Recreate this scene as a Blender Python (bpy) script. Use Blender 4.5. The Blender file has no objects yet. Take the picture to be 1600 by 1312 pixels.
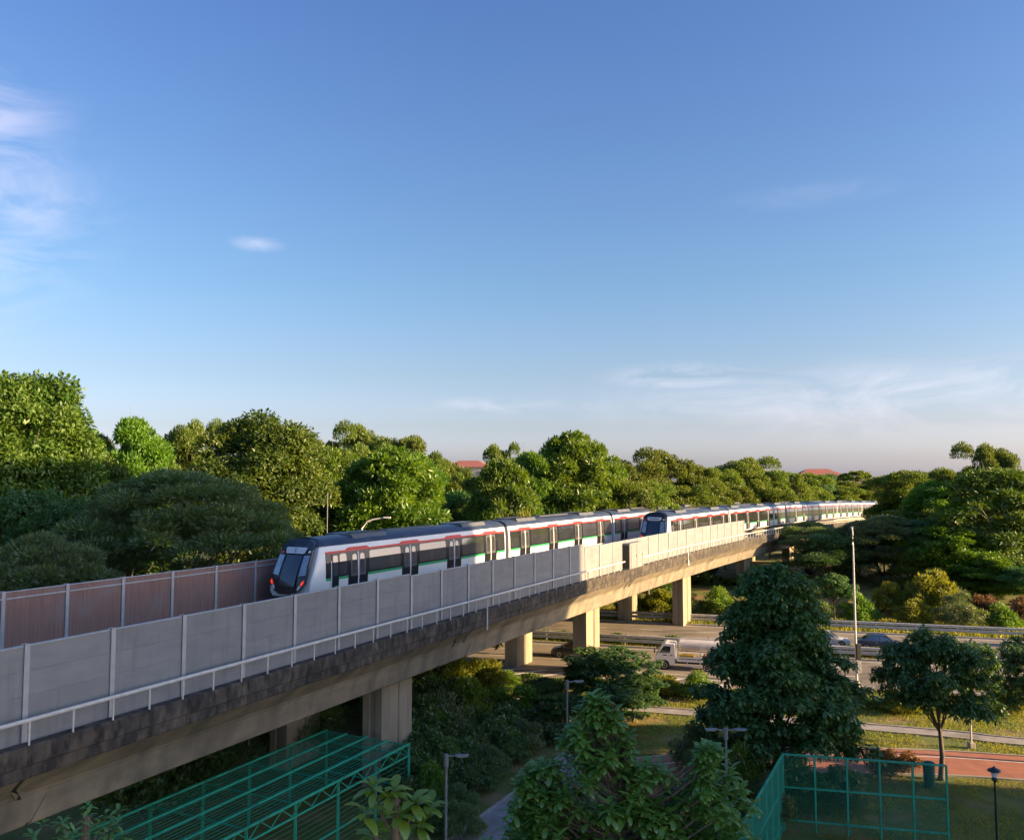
import bpy, math, random
import numpy as np
from mathutils import Vector, Matrix

# ------------------------------------------------------------------ camera, sky, sun, exposure
scene = bpy.context.scene
COL = scene.collection
R = math.radians
SUN_EL, SUN_AZ = R(15.0), math.atan2(0.97, -0.2425)      # azimuth measured from +Y towards +X
cam_d = bpy.data.cameras.new('camera'); cam = bpy.data.objects.new('camera', cam_d); COL.objects.link(cam)
cam_d.sensor_width = 36.0; cam_d.lens = 29.52; cam_d.clip_start = 0.5; cam_d.clip_end = 6000
cam.location = (0, 0, 16.5); cam.rotation_euler = (R(90 + 3.959), 0, 0)
scene.camera = cam

world = bpy.data.worlds.new('World'); scene.world = world; world.use_nodes = True
def build_world():
    nt = world.node_tree; nt.nodes.clear(); N = nt.nodes.new; L = nt.links.new
    out = N('ShaderNodeOutputWorld'); bg = N('ShaderNodeBackground'); bg.inputs['Strength'].default_value = 0.081
    sky = N('ShaderNodeTexSky'); sky.sky_type = 'NISHITA'; sky.sun_disc = False
    sky.sun_elevation = SUN_EL; sky.sun_rotation = SUN_AZ
    sky.altitude = 0; sky.air_density = 1.0; sky.dust_density = 2.0; sky.ozone_density = 2.6
    tc = N('ShaderNodeTexCoord')
    sep = N('ShaderNodeSeparateXYZ'); L(tc.outputs['Generated'], sep.inputs[0])
    # tint of the hazy evening air: lavender towards the horizon, deeper blue above
    ramp = N('ShaderNodeValToRGB'); L(sep.outputs['Z'], ramp.inputs[0])
    ramp.color_ramp.elements[0].position = 0.0; ramp.color_ramp.elements[0].color = (2.0, 2.0, 3.0, 1)
    ramp.color_ramp.elements[1].position = 0.55; ramp.color_ramp.elements[1].color = (0.60, 0.74, 1.05, 1)
    e = ramp.color_ramp.elements.new(0.22); e.color = (0.77, 0.86, 0.955, 1); e = ramp.color_ramp.elements.new(0.022); e.color = (1.46, 1.42, 2.0, 1); e = ramp.color_ramp.elements.new(0.06); e.color = (1.08, 1.0, 1.26, 1); e = ramp.color_ramp.elements.new(0.12); e.color = (0.92, 0.87, 0.97, 1)
    mul = N('ShaderNodeMixRGB'); mul.blend_type = 'MULTIPLY'; mul.inputs[0].default_value = 1.0
    L(sky.outputs[0], mul.inputs[1]); L(ramp.outputs[0], mul.inputs[2])
    # thin cirrus: wispy noise stretched along the horizon, only inside a few soft patches of the sky
    mp = N('ShaderNodeMapping'); mp.inputs['Scale'].default_value = (2.6, 2.6, 8.0); mp.inputs['Rotation'].default_value = (0.1, 0.25, 0.0)
    L(tc.outputs['Generated'], mp.inputs[0])
    nz = N('ShaderNodeTexNoise'); nz.inputs['Scale'].default_value = 2.6; nz.inputs['Detail'].default_value = 13; nz.inputs['Roughness'].default_value = 0.6
    nz.inputs['Distortion'].default_value = 0.9
    L(mp.outputs[0], nz.inputs['Vector'])
    mr = N('ShaderNodeMapRange'); mr.inputs['From Min'].default_value = 0.40; mr.inputs['From Max'].default_value = 0.80
    L(nz.outputs[0], mr.inputs[0])
    prev = None
    # (direction x, y, z, inner stretch x, z, radius, gain)
    patches = [(-0.57, 0.79, 0.265, 1.0, 1.2, 0.22, 0.6), (-0.54, 0.785, 0.35, 1.0, 1.6, 0.15, 0.5),
               (-0.285, 0.925, 0.2615, 1.0, 3.2, 0.040, 0.55), (0.20, 0.97, 0.118, 1.0, 6.0, 0.14, 0.6),
               (0.47, 0.87, 0.085, 0.55, 5.0, 0.32, 0.42), (0.0, 1.0, 0.085, 0.6, 7.0, 0.12, 0.3), (0.33, 0.90, 0.31, 0.8, 5.0, 0.10, 0.15)]
    for (dx, dy, dz, sx, sz, rad, gain) in patches:
        l = math.sqrt(dx*dx+dy*dy+dz*dz); c = (dx/l, dy/l, dz/l)
        sub = N('ShaderNodeVectorMath'); sub.operation = 'SUBTRACT'; L(tc.outputs['Generated'], sub.inputs[0]); sub.inputs[1].default_value = c
        sc_ = N('ShaderNodeVectorMath'); sc_.operation = 'MULTIPLY'; L(sub.outputs[0], sc_.inputs[0]); sc_.inputs[1].default_value = (sx, sx, sz)
        ln = N('ShaderNodeVectorMath'); ln.operation = 'LENGTH'; L(sc_.outputs[0], ln.inputs[0])
        m = N('ShaderNodeMapRange'); m.interpolation_type = 'SMOOTHERSTEP'
        m.inputs['From Min'].default_value = rad; m.inputs['From Max'].default_value = 0.0; m.inputs['To Min'].default_value = 0; m.inputs['To Max'].default_value = gain
        L(ln.outputs['Value'], m.inputs[0])
        if prev is None: prev = m.outputs[0]
        else:
            a = N('ShaderNodeMath'); a.operation = 'MAXIMUM'; L(prev, a.inputs[0]); L(m.outputs[0], a.inputs[1]); prev = a.outputs[0]
    cm = N('ShaderNodeMath'); cm.operation = 'MULTIPLY'; cm.use_clamp = True; L(prev, cm.inputs[0]); L(mr.outputs[0], cm.inputs[1])
    mix = N('ShaderNodeMixRGB'); L(cm.outputs[0], mix.inputs[0]); L(mul.outputs[0], mix.inputs[1]); mix.inputs[2].default_value = (5.6, 5.0, 5.5, 1)
    L(mix.outputs[0], bg.inputs[0]); L(bg.outputs[0], out.inputs[0])
build_world()

sun_d = bpy.data.lights.new('sun', 'SUN'); sun_d.energy = 4.9; sun_d.angle = R(0.5); sun_d.color = (1.0, 0.69, 0.35)
sun = bpy.data.objects.new('sun', sun_d); COL.objects.link(sun)
SDIR = Vector((math.sin(SUN_AZ)*math.cos(SUN_EL), math.cos(SUN_AZ)*math.cos(SUN_EL), math.sin(SUN_EL)))
sun.rotation_euler = SDIR.to_track_quat('Z', 'Y').to_euler(); sun.location = (60, -20, 60)
vs = scene.view_settings; vs.view_transform = 'Standard'; vs.look = 'None'; vs.gamma = 1.0; vs.exposure = 1.62; vs.use_curve_mapping = False
scene.cycles.max_bounces = 6; scene.cycles.diffuse_bounces = 3; scene.cycles.glossy_bounces = 3; scene.cycles.transmission_bounces = 4
scene.cycles.use_denoising = True

# ------------------------------------------------------------------ materials
def mat(name, c1, c2=None, rough=0.7, scale=3.0, stretch=(1, 1, 1), detail=5, bump=0.0, bscale=None, metallic=0.0, spec=0.5, lo=0.35, hi=0.65,
        c3=None, s3=0.4, lo3=0.5, hi3=0.7, stretch3=(1, 1, 1), coat=0.0, emit=None, estr=0.0, ovar=0.0):
    m = bpy.data.materials.new(name); m.use_nodes = True; nt = m.node_tree; N = nt.nodes.new; L = nt.links.new
    b = nt.nodes['Principled BSDF']
    b.inputs['Roughness'].default_value = rough; b.inputs['Metallic'].default_value = metallic
    b.inputs['Specular IOR Level'].default_value = spec; b.inputs['Coat Weight'].default_value = coat
    tc = N('ShaderNodeTexCoord')
    def noise(sc, st, det):
        mp = N('ShaderNodeMapping'); mp.inputs['Scale'].default_value = st; L(tc.outputs['Object'], mp.inputs[0])
        n = N('ShaderNodeTexNoise'); n.inputs['Scale'].default_value = sc; n.inputs['Detail'].default_value = det; L(mp.outputs[0], n.inputs['Vector'])
        return n
    if c2 is None:
        b.inputs['Base Color'].default_value = (*c1, 1)
    else:
        n = noise(scale, stretch, detail)
        mr = N('ShaderNodeMapRange'); mr.inputs['From Min'].default_value = lo; mr.inputs['From Max'].default_value = hi; L(n.outputs[0], mr.inputs[0])
        mx = N('ShaderNodeMixRGB'); L(mr.outputs[0], mx.inputs[0]); mx.inputs[1].default_value = (*c1, 1); mx.inputs[2].default_value = (*c2, 1)
        o = mx.outputs[0]
        if c3 is not None:
            n3 = noise(s3, stretch3, 6)
            m3 = N('ShaderNodeMapRange'); m3.inputs['From Min'].default_value = lo3; m3.inputs['From Max'].default_value = hi3; L(n3.outputs[0], m3.inputs[0])
            x3 = N('ShaderNodeMixRGB'); L(m3.outputs[0], x3.inputs[0]); L(o, x3.inputs[1]); x3.inputs[2].default_value = (*c3, 1); o = x3.outputs[0]
        if ovar > 0:
            oi = N('ShaderNodeObjectInfo'); vr = N('ShaderNodeMapRange'); vr.inputs['To Min'].default_value = 1-ovar; vr.inputs['To Max'].default_value = 1+ovar; L(oi.outputs['Random'], vr.inputs[0])
            hv = N('ShaderNodeHueSaturation'); L(o, hv.inputs['Color']); L(vr.outputs[0], hv.inputs['Value']); o = hv.outputs[0]
        L(o, b.inputs['Base Color'])
    if bump > 0:
        nb = noise(bscale or scale*4, (1, 1, 1), 4)
        bp = N('ShaderNodeBump'); bp.inputs['Strength'].default_value = bump; bp.inputs['Distance'].default_value = 0.05
        L(nb.outputs[0], bp.inputs['Height']); L(bp.outputs[0], b.inputs['Normal'])
    if emit: b.inputs['Emission Color'].default_value = (*emit, 1); b.inputs['Emission Strength'].default_value = estr
    return m

def leaf_mat(name, ca, cb, trans=0.35, gloss=0.06, rough=0.45):
    m = bpy.data.materials.new(name); m.use_nodes = True; nt = m.node_tree; nt.nodes.clear(); N = nt.nodes.new; L = nt.links.new
    at = N('ShaderNodeAttribute'); at.attribute_name = 'rnd'
    oi = N('ShaderNodeObjectInfo')
    mx = N('ShaderNodeMixRGB'); L(at.outputs['Fac'], mx.inputs[0]); mx.inputs[1].default_value = (*ca, 1); mx.inputs[2].default_value = (*cb, 1)
    hs = N('ShaderNodeHueSaturation'); L(mx.outputs[0], hs.inputs['Color'])
    mh = N('ShaderNodeMapRange'); mh.inputs['To Min'].default_value = 0.485; mh.inputs['To Max'].default_value = 0.512; L(oi.outputs['Random'], mh.inputs[0]); L(mh.outputs[0], hs.inputs['Hue'])
    mv = N('ShaderNodeMapRange'); mv.inputs['To Min'].default_value = 0.82; mv.inputs['To Max'].default_value = 1.15; L(oi.outputs['Random'], mv.inputs[0]); L(mv.outputs[0], hs.inputs['Value'])
    d = N('ShaderNodeBsdfDiffuse'); L(hs.outputs[0], d.inputs['Color'])
    t = N('ShaderNodeBsdfTranslucent')
    br = N('ShaderNodeMixRGB'); br.blend_type = 'MULTIPLY'; br.inputs[0].default_value = 1; L(hs.outputs[0], br.inputs[1]); br.inputs[2].default_value = (1.5, 1.35, 0.5, 1); L(br.outputs[0], t.inputs['Color'])
    s = N('ShaderNodeMixShader'); s.inputs[0].default_value = trans; L(d.outputs[0], s.inputs[1]); L(t.outputs[0], s.inputs[2])
    g = N('ShaderNodeBsdfGlossy'); g.inputs['Roughness'].default_value = rough; g.inputs['Color'].default_value = (0.9, 0.95, 1, 1)
    s2 = N('ShaderNodeMixShader'); s2.inputs[0].default_value = gloss; L(s.outputs[0], s2.inputs[1]); L(g.outputs[0], s2.inputs[2])
    o = N('ShaderNodeOutputMaterial'); L(s2.outputs[0], o.inputs[0])
    return m

M = {}
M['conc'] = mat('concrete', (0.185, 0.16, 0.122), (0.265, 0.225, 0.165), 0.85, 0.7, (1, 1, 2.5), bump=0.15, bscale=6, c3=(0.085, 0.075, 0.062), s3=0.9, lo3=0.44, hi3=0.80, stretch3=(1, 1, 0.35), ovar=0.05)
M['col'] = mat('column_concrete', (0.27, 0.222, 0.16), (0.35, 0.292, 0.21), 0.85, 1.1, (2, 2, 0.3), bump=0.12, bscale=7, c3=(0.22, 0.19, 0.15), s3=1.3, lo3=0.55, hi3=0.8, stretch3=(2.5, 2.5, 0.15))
M['parapet'] = mat('stained_parapet', (0.05, 0.044, 0.039), (0.145, 0.118, 0.090), 0.9, 1.3, (1.6, 1.6, 0.7), bump=0.35, bscale=5, lo=0.4, hi=0.72, c3=(0.018, 0.017, 0.017), s3=2.2, lo3=0.42, hi3=0.68, stretch3=(1.5, 1.5, 0.8), ovar=0.12)
M['deck'] = mat('deck_concrete', (0.22, 0.20, 0.17), (0.30, 0.27, 0.22), 0.9, 2)
M['steel'] = mat('rail_steel', (0.16, 0.12, 0.09), (0.25, 0.2, 0.16), 0.5, 5, metallic=0.6)
M['barrier'] = mat('grey_barrier_panel', (0.205, 0.215, 0.23), (0.24, 0.248, 0.26), 0.6, 0.9, (1, 1, 3), bump=0.05, c3=(0.165, 0.16, 0.155), s3=1.6, lo3=0.52, hi3=0.85, stretch3=(2.2, 2.2, 0.25), ovar=0.05)
M['bpost'] = mat('galvanised_post', (0.36, 0.38, 0.41), (0.43, 0.45, 0.48), 0.45, 3, metallic=0.2)
M['fbarrier'] = mat('brown_barrier_panel', (0.20, 0.115, 0.095), (0.30, 0.175, 0.145), 0.7, 2.0, (6, 6, 0.25), bump=0.1, lo=0.3, hi=0.75, c3=(0.24, 0.19, 0.18), s3=0.8, lo3=0.5, hi3=0.8)
M['rail'] = mat('painted_railing', (0.66, 0.645, 0.61), (0.56, 0.53, 0.48), 0.45, 4)
M['twhite'] = mat('train_white', (0.80, 0.80, 0.78), (0.76, 0.755, 0.73), 0.32, 0.6, spec=0.5, coat=0.2)
M['tblack'] = mat('train_black', (0.013, 0.015, 0.02), (0.02, 0.022, 0.028), 0.22, 1.5, coat=0.3)
M['troof'] = mat('train_roof', (0.026, 0.038, 0.068), (0.042, 0.055, 0.085), 0.34, 0.8, (1, 1, 1), c3=(0.075, 0.08, 0.085), s3=0.6)
M['tac'] = mat('train_roof_unit', (0.09, 0.10, 0.115), (0.12, 0.13, 0.14), 0.5, 1.2)
M['tred'] = mat('train_red', (0.62, 0.035, 0.03), None, 0.35)
M['tgreen'] = mat('train_green', (0.015, 0.36, 0.12), None, 0.35)
M['glass'] = mat('window_glass', (0.03, 0.035, 0.035), (0.045, 0.05, 0.048), 0.06, 1, spec=1.0, coat=1.0)
M['doorglass'] = mat('door_glass', (0.05, 0.055, 0.055), None, 0.06, spec=1.0, coat=1.0)
M['doorgrey'] = mat('door_grey', (0.11, 0.11, 0.115), (0.085, 0.085, 0.09), 0.3, 2)
M['mask'] = mat('front_mask_glass', (0.012, 0.018, 0.03), (0.018, 0.026, 0.04), 0.22, 1, spec=0.8, coat=0.6)
M['cabwin'] = mat('cab_window', (0.20, 0.25, 0.27), (0.10, 0.13, 0.15), 0.08, 2.2, spec=0.8, coat=0.5)
M['sign'] = mat('sign_white', (0.62, 0.64, 0.66), (0.52, 0.55, 0.58), 0.3, 5)
M['tail'] = mat('tail_light', (0.7, 0.02, 0.01), None, 0.2, emit=(1.0, 0.06, 0.02), estr=0.3)
M['lampw'] = mat('lamp_white', (0.8, 0.8, 0.8), None, 0.2)
M['bellows'] = mat('gangway_rubber', (0.02, 0.02, 0.022), (0.035, 0.035, 0.038), 0.8, 6)
M['asphalt'] = mat('asphalt', (0.20, 0.168, 0.132), (0.255, 0.215, 0.168), 0.9, 0.35, (1, 3, 1), bump=0.1, bscale=20, c3=(0.14, 0.12, 0.096), s3=0.3, lo3=0.5, hi3=0.62, stretch3=(0.5, 1.6, 1))
M['paint'] = mat('road_paint', (0.70, 0.68, 0.63), (0.5, 0.48, 0.44), 0.7, 2.5)
M['kerb'] = mat('kerb_concrete', (0.38, 0.35, 0.30), (0.30, 0.275, 0.235), 0.9, 1.5)
M['grass'] = mat('grass_ground', (0.09, 0.125, 0.022), (0.155, 0.17, 0.034), 1.0, 0.9, bump=0.5, bscale=9, c3=(0.26, 0.175, 0.07), s3=0.35, lo3=0.5, hi3=0.66)
M['redpath'] = mat('red_path', (0.33, 0.125, 0.078), (0.41, 0.165, 0.105), 0.85, 1.5, bump=0.08, bscale=25, c3=(0.26, 0.105, 0.07), s3=0.35)
M['path'] = mat('footpath_concrete', (0.27, 0.25, 0.235), (0.35, 0.325, 0.30), 0.9, 1.2, bump=0.1, c3=(0.19, 0.17, 0.15), s3=0.7, lo3=0.5, hi3=0.7)
M['green'] = mat('green_paint', (0.025, 0.33, 0.20), (0.035, 0.40, 0.25), 0.4, 3, c3=(0.02, 0.22, 0.15), s3=1.1)
M['teal'] = mat('teal_wire', (0.02, 0.23, 0.145), (0.03, 0.28, 0.18), 0.45, 3)
M['lampgrey'] = mat('lamp_post_grey', (0.21, 0.225, 0.235), (0.27, 0.285, 0.295), 0.45, 4, metallic=0.3)
M['black'] = mat('black_paint', (0.015, 0.015, 0.016), None, 0.4)
M['galv'] = mat('guard_rail', (0.60, 0.58, 0.54), (0.48, 0.46, 0.42), 0.45, 2.5, metallic=0.25)
M['tyre'] = mat('tyre', (0.015, 0.015, 0.015), None, 0.85)
M['rim'] = mat('rim', (0.55, 0.55, 0.55), None, 0.35, metallic=0.5)
M['bark'] = mat('bark', (0.10, 0.082, 0.062), (0.17, 0.14, 0.11), 0.95, 3, (2, 2, 0.4), bump=0.5, bscale=8)
M['bark_pale'] = mat('pale_bark', (0.24, 0.20, 0.16), (0.33, 0.28, 0.22), 0.95, 3, (2, 2, 0.4), bump=0.4, bscale=8)
M['roofred'] = mat('red_roof', (0.36, 0.13, 0.095), (0.29, 0.105, 0.08), 0.8, 3)
M['wallcream'] = mat('cream_wall', (0.62, 0.56, 0.48), (0.55, 0.50, 0.43), 0.85, 0.8)
M['wgreen'] = mat('dark_green_plastic', (0.02, 0.07, 0.055), (0.03, 0.09, 0.07), 0.5, 4)
for k_ in ('glass', 'doorglass', 'cabwin'): M[k_].node_tree.nodes['Principled BSDF'].inputs['IOR'].default_value = 2.1
L_MANGO = leaf_mat('leaf_mango', (0.042, 0.110, 0.016), (0.165, 0.240, 0.030), 0.38, 0.03)
L_FEATH = leaf_mat('leaf_feathery', (0.085, 0.150, 0.058), (0.180, 0.250, 0.075), 0.42, 0.05)
L_BRIGHT = leaf_mat('leaf_bright', (0.062, 0.155, 0.014), (0.190, 0.320, 0.026), 0.45, 0.04)
L_OLIVE = leaf_mat('leaf_olive', (0.080, 0.140, 0.020), (0.190, 0.250, 0.034), 0.42, 0.025)
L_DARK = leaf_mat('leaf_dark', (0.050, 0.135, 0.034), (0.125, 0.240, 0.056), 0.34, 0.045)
L_WHORL = leaf_mat('leaf_whorl', (0.080, 0.210, 0.030), (0.180, 0.350, 0.060), 0.34, 0.07, 0.4)
L_BROAD = leaf_mat('leaf_broad', (0.120, 0.270, 0.024), (0.220, 0.370, 0.045), 0.42, 0.06, 0.4)
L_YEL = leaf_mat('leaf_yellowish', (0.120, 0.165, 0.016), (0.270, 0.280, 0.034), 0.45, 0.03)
L_RUST = leaf_mat('leaf_rust', (0.13, 0.090, 0.036), (0.27, 0.155, 0.070), 0.35, 0.03)
L_FLOWER = leaf_mat('leaf_flower', (0.32, 0.28, 0.13), (0.50, 0.41, 0.23), 0.35, 0.03)
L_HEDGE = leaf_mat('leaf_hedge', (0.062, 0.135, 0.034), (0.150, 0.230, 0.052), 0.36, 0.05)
L_GRASS = leaf_mat('leaf_grass', (0.130, 0.185, 0.018), (0.320, 0.300, 0.040), 0.48, 0.02)

# ------------------------------------------------------------------ mesh helpers
def tag(o, label=None, cat=None, group=None, kind=None):
    if label: o['label'] = label
    if cat: o['category'] = cat
    if group: o['group'] = group
    if kind: o['kind'] = kind
    return o
def empty(name, loc=(0, 0, 0), rz=0.0, label=None, cat=None, group=None):
    o = bpy.data.objects.new(name, None); COL.objects.link(o); o.location = loc; o.rotation_euler = (0, 0, rz); o.empty_display_size = 0.3
    return tag(o, label, cat, group)
def link(name, me, parent=None):
    o = bpy.data.objects.new(name, me); COL.objects.link(o)
    if parent: o.parent = parent
    return o
def tree_copy(root, loc, rz=None, label=None, scale=None):
    r = root.copy(); COL.objects.link(r); r.location = loc
    if rz is not None: r.rotation_euler = (0, 0, rz)
    if scale is not None: r.scale = scale
    if label: r['label'] = label
    for ch in root.children:
        c = ch.copy(); COL.objects.link(c); c.parent = r
        for g in ch.children:
            d = g.copy(); COL.objects.link(d); d.parent = c
    return r
class MB:
    def __init__(s): s.v = []; s.f = []
    def add(s, vs_, fs):
        k = len(s.v); s.v += [tuple(p) for p in vs_]; s.f += [tuple(i + k for i in f) for f in fs]; return s
    def hexa(s, p):   # 8 points: bottom 4 ccw, top 4 ccw
        return s.add(p, [(3, 2, 1, 0), (4, 5, 6, 7), (0, 1, 5, 4), (1, 2, 6, 5), (2, 3, 7, 6), (3, 0, 4, 7)])
    def box(s, c, d, rz=0.0):
        ca, sa = math.cos(rz), math.sin(rz); P = []
        for z in (-1, 1):
            for x, y in ((-1, -1), (1, -1), (1, 1), (-1, 1)):
                a, b = x*d[0]/2, y*d[1]/2
                P.append((c[0]+a*ca-b*sa, c[1]+a*sa+b*ca, c[2]+z*d[2]/2))
        return s.hexa(P)
    def bar(s, a, b, w, h=None):   # rectangular bar between two points
        a, b = Vector(a), Vector(b); t = (b-a).normalized(); up = Vector((0, 0, 1)) if abs(t.z) < 0.9 else Vector((1, 0, 0))
        n = t.cross(up).normalized(); u = n.cross(t); h = h or w; P = []
        for q in (a, b):
            P += [q-n*w/2-u*h/2, q+n*w/2-u*h/2, q+n*w/2+u*h/2, q-n*w/2+u*h/2]
        return s.add(P, [(3, 2, 1, 0), (4, 5, 6, 7), (0, 1, 5, 4), (1, 2, 6, 5), (2, 3, 7, 6), (3, 0, 4, 7)])
    def tube(s, pts, r, n=8, cap=True):
        pts = [Vector(p) for p in pts]; rr = r if hasattr(r, '__len__') else [r]*len(pts); rings = []
        for i, p in enumerate(pts):
            t = (pts[min(i+1, len(pts)-1)] - pts[max(i-1, 0)]).normalized()
            up = Vector((0, 0, 1)) if abs(t.z) < 0.95 else Vector((0, 1, 0)); a = t.cross(up).normalized(); b = a.cross(t)
            rings.append([p + (a*math.cos(2*math.pi*k/n) + b*math.sin(2*math.pi*k/n))*rr[i] for k in range(n)])
        return s.loft(rings, cap=cap)
    def loft(s, rings, closed=True, cap=True):
        n = len(rings[0]); vs_ = [p for r in rings for p in r]; fs = []
        for i in range(len(rings)-1):
            for k in range(n if closed else n-1):
                k2 = (k+1) % n; fs.append((i*n+k, i*n+k2, (i+1)*n+k2, (i+1)*n+k))
        if cap and closed: fs += [tuple(range(n-1, -1, -1)), tuple(range((len(rings)-1)*n, len(rings)*n))]
        return s.add(vs_, fs)
    def prism(s, poly, z0, z1): # poly in xy
        n = len(poly); return s.loft([[(x, y, z0) for x, y in poly], [(x, y, z1) for x, y in poly]])
    def build(s, name, m, parent=None, smooth=False, bevel=0.0, kind=None):
        me = bpy.data.meshes.new(name); me.from_pydata(s.v, [], s.f); me.materials.append(m)
        me.validate()
        if smooth:
            me.polygons.foreach_set('use_smooth', [True]*len(me.polygons))
            try: me.set_sharp_from_angle(angle=R(35))
            except Exception: pass
        o = link(name, me, parent)
        if bevel > 0:
            b = o.modifiers.new('bevel', 'BEVEL'); b.width = bevel; b.segments = 2; b.limit_method = 'ANGLE'
        if kind: o['kind'] = kind
        return o
def fix_normals(o):
    import bmesh
    bm = bmesh.new(); bm.from_mesh(o.data); bmesh.ops.recalc_face_normals(bm, faces=bm.faces); bm.to_mesh(o.data); bm.free(); return o
def text_mesh(txt, size, name, m, parent, matrix):
    cu = bpy.data.curves.new(name, 'FONT'); cu.body = txt; cu.size = size; cu.align_x = 'CENTER'; cu.align_y = 'CENTER'; cu.extrude = 0.004
    tmp = bpy.data.objects.new(name + '_tmp', cu); COL.objects.link(tmp); dg = bpy.context.evaluated_depsgraph_get()
    me = bpy.data.meshes.new_from_object(tmp.evaluated_get(dg)); bpy.data.objects.remove(tmp); me.name = name
    me.materials.clear(); me.materials.append(m); me.transform(matrix)
    return link(name, me, parent)

# ------------------------------------------------------------------ the railway alignment (plan curve of the walkway railing)
TH0, K0, X0, Y0 = 0.4487, 0.00078, -14.461, 24.238
_S = np.arange(-40, 300, 0.05); _h = TH0 + K0*_S
_cx = np.concatenate([[0], np.cumsum(np.sin(_h))[:-1]])*0.05; _cy = np.concatenate([[0], np.cumsum(np.cos(_h))[:-1]])*0.05
_i0 = 800; _cx += X0 - _cx[_i0]; _cy += Y0 - _cy[_i0]
def tp(s, o, z):
    """point at chainage s, o metres to the left of the railing, height z (track falls slightly far away)"""
    h = TH0 + K0*s; x = float(np.interp(s, _S, _cx)); y = float(np.interp(s, _S, _cy))
    return Vector((x - o*math.cos(h), y + o*math.sin(h), z - 9.2e-5*max(s-60, 0)**2))
def rz_at(s): return math.pi/2 - (TH0 + K0*s)     # rotation that turns local +X along the track
def along(s0, s1, step):
    n = max(1, int(round((s1-s0)/step))); return [s0 + (s1-s0)*i/n for i in range(n+1)]
def sbox(mb, s0, s1, o0, o1, z0, z1, step=12):
    """box following the alignment"""
    ss = along(s0, s1, step)
    return mb.loft([[tp(s, o0, z0), tp(s, o1, z0), tp(s, o1, z1), tp(s, o0, z1)] for s in ss])

# ------------------------------------------------------------------ the setting: ground, roads, paths
EX = Vector((0.962, -0.275, 0)); EN = Vector((0.275, 0.962, 0))      # along / across the expressway
def ep(a, n, z=0.0): return EX*a + EN*n + Vector((0, 0, z))
def strip(name, a0, a1, n0, n1, z, m, parent=None, step=40):
    mb = MB(); k = max(1, int((a1-a0)/step)); rows = [a0+(a1-a0)*i/k for i in range(k+1)]
    for i in range(k): mb.add([ep(rows[i], n0, z), ep(rows[i+1], n0, z), ep(rows[i+1], n1, z), ep(rows[i], n1, z)], [(0, 1, 2, 3)])
    return mb.build(name, m, parent)
def build_ground():
    mb = MB(); nx = 60; ext = 3000
    g = [-ext, -1200, -500, -200] + list(np.linspace(-120, 160, 90)) + [260, 500, 1200, ext]
    gy = [-800, -300, -100] + list(np.linspace(-20, 220, 80)) + [320, 600, 1400, ext+1500]
    rng = np.random.RandomState(3); ph = rng.rand(8)*6
    V = []; F = []
    for y in gy:
        for x in g:
            n = 0.275*x + 0.962*y
            z = -0.03
            bank = max(0.0, min(1.0, (n-103)/30)); z += 2.2*bank*bank*(3-2*bank)
            z += 0.10*math.sin(x*0.21+ph[0])*math.sin(y*0.17+ph[1])*(1 if (n < 48 and n < 200) else 0)*min(1, max(0, (48-n)/6))
            V.append((x, y, z))
    w = len(g)
    for j in range(len(gy)-1):
        for i in range(w-1): F.append((j*w+i, j*w+i+1, (j+1)*w+i+1, (j+1)*w+i))
    mb.add(V, F); o = mb.build('ground', M['grass'], smooth=True); tag(o, kind='structure'); return o
build_ground()
tag(strip('expressway_near', -160, 160, 72.4, 83.2, 0.008, M['asphalt']), kind='structure')
_mb = MB(); _mb.add([ep(-160, 67.6, 0.012), ep(-2, 67.6, 0.012), ep(0.5, 69.6, 0.012), ep(1.0, 72.3, 0.012), ep(1.0, 72.45, 0.012), ep(-160, 72.45, 0.012)], [(0, 1, 2, 3, 4, 5)])
tag(_mb.build('slip_road', M['asphalt']), kind='structure')
tag(strip('expressway_far', -160, 160, 86.6, 97.6, 0.008, M['asphalt']), kind='structure')
def markings():
    root = empty('road_marking'); root['kind'] = 'structure'
    def line(n, w=0.15, a0=-160, a1=160): strip('edge_line', a0, a1, n-w/2, n+w/2, 0.014, M['paint'], root)
    for n in (73.1, 82.6, 87.2, 97.0): line(n)
    for n in (76.3, 79.5, 90.3, 93.6):
        for i in range(-12, 12):
            if -30 < i*6 < 72: strip('lane_dash', i*6.0, i*6.0+2.2, n-0.075, n+0.075, 0.014, M['paint'], root)
    # chevron hatching beside the near edge
    for i in range(17):
        a = -34 + i*2.3
        mb = MB(); mb.add([ep(a, 69.0, 0.018), ep(a+0.7, 69.0, 0.018), ep(a+3.0, 71.6, 0.018), ep(a+2.3, 71.6, 0.018)], [(0, 1, 2, 3)]); mb.build('hatching', M['paint'], root)
    strip('edge_line', -160, -2, 68.75, 68.9, 0.018, M['paint'], root); strip('edge_line', -160, 4, 71.75, 71.9, 0.018, M['paint'], root)
markings()
def kerbs():
    for nm, n in (('kerb_verge', 67.45), ('kerb_median_front', 83.4), ('kerb_median_rear', 86.4), ('kerb_bank', 97.8)):
        mb = MB()
        for i in range(32):
            a = -160 + i*10
            if nm == 'kerb_verge' and a > -5: continue
            mb.hexa([ep(a, n-0.15, -0.02), ep(a+9.98, n-0.15, -0.02), ep(a+9.98, n+0.15, -0.02), ep(a, n+0.15, -0.02), ep(a, n-0.12, 0.14), ep(a+9.98, n-0.12, 0.14), ep(a+9.98, n+0.12, 0.14), ep(a, n+0.12, 0.14)])
        tag(mb.build(nm, M['kerb']), kind='structure')
kerbs()
PATHS = []
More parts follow.
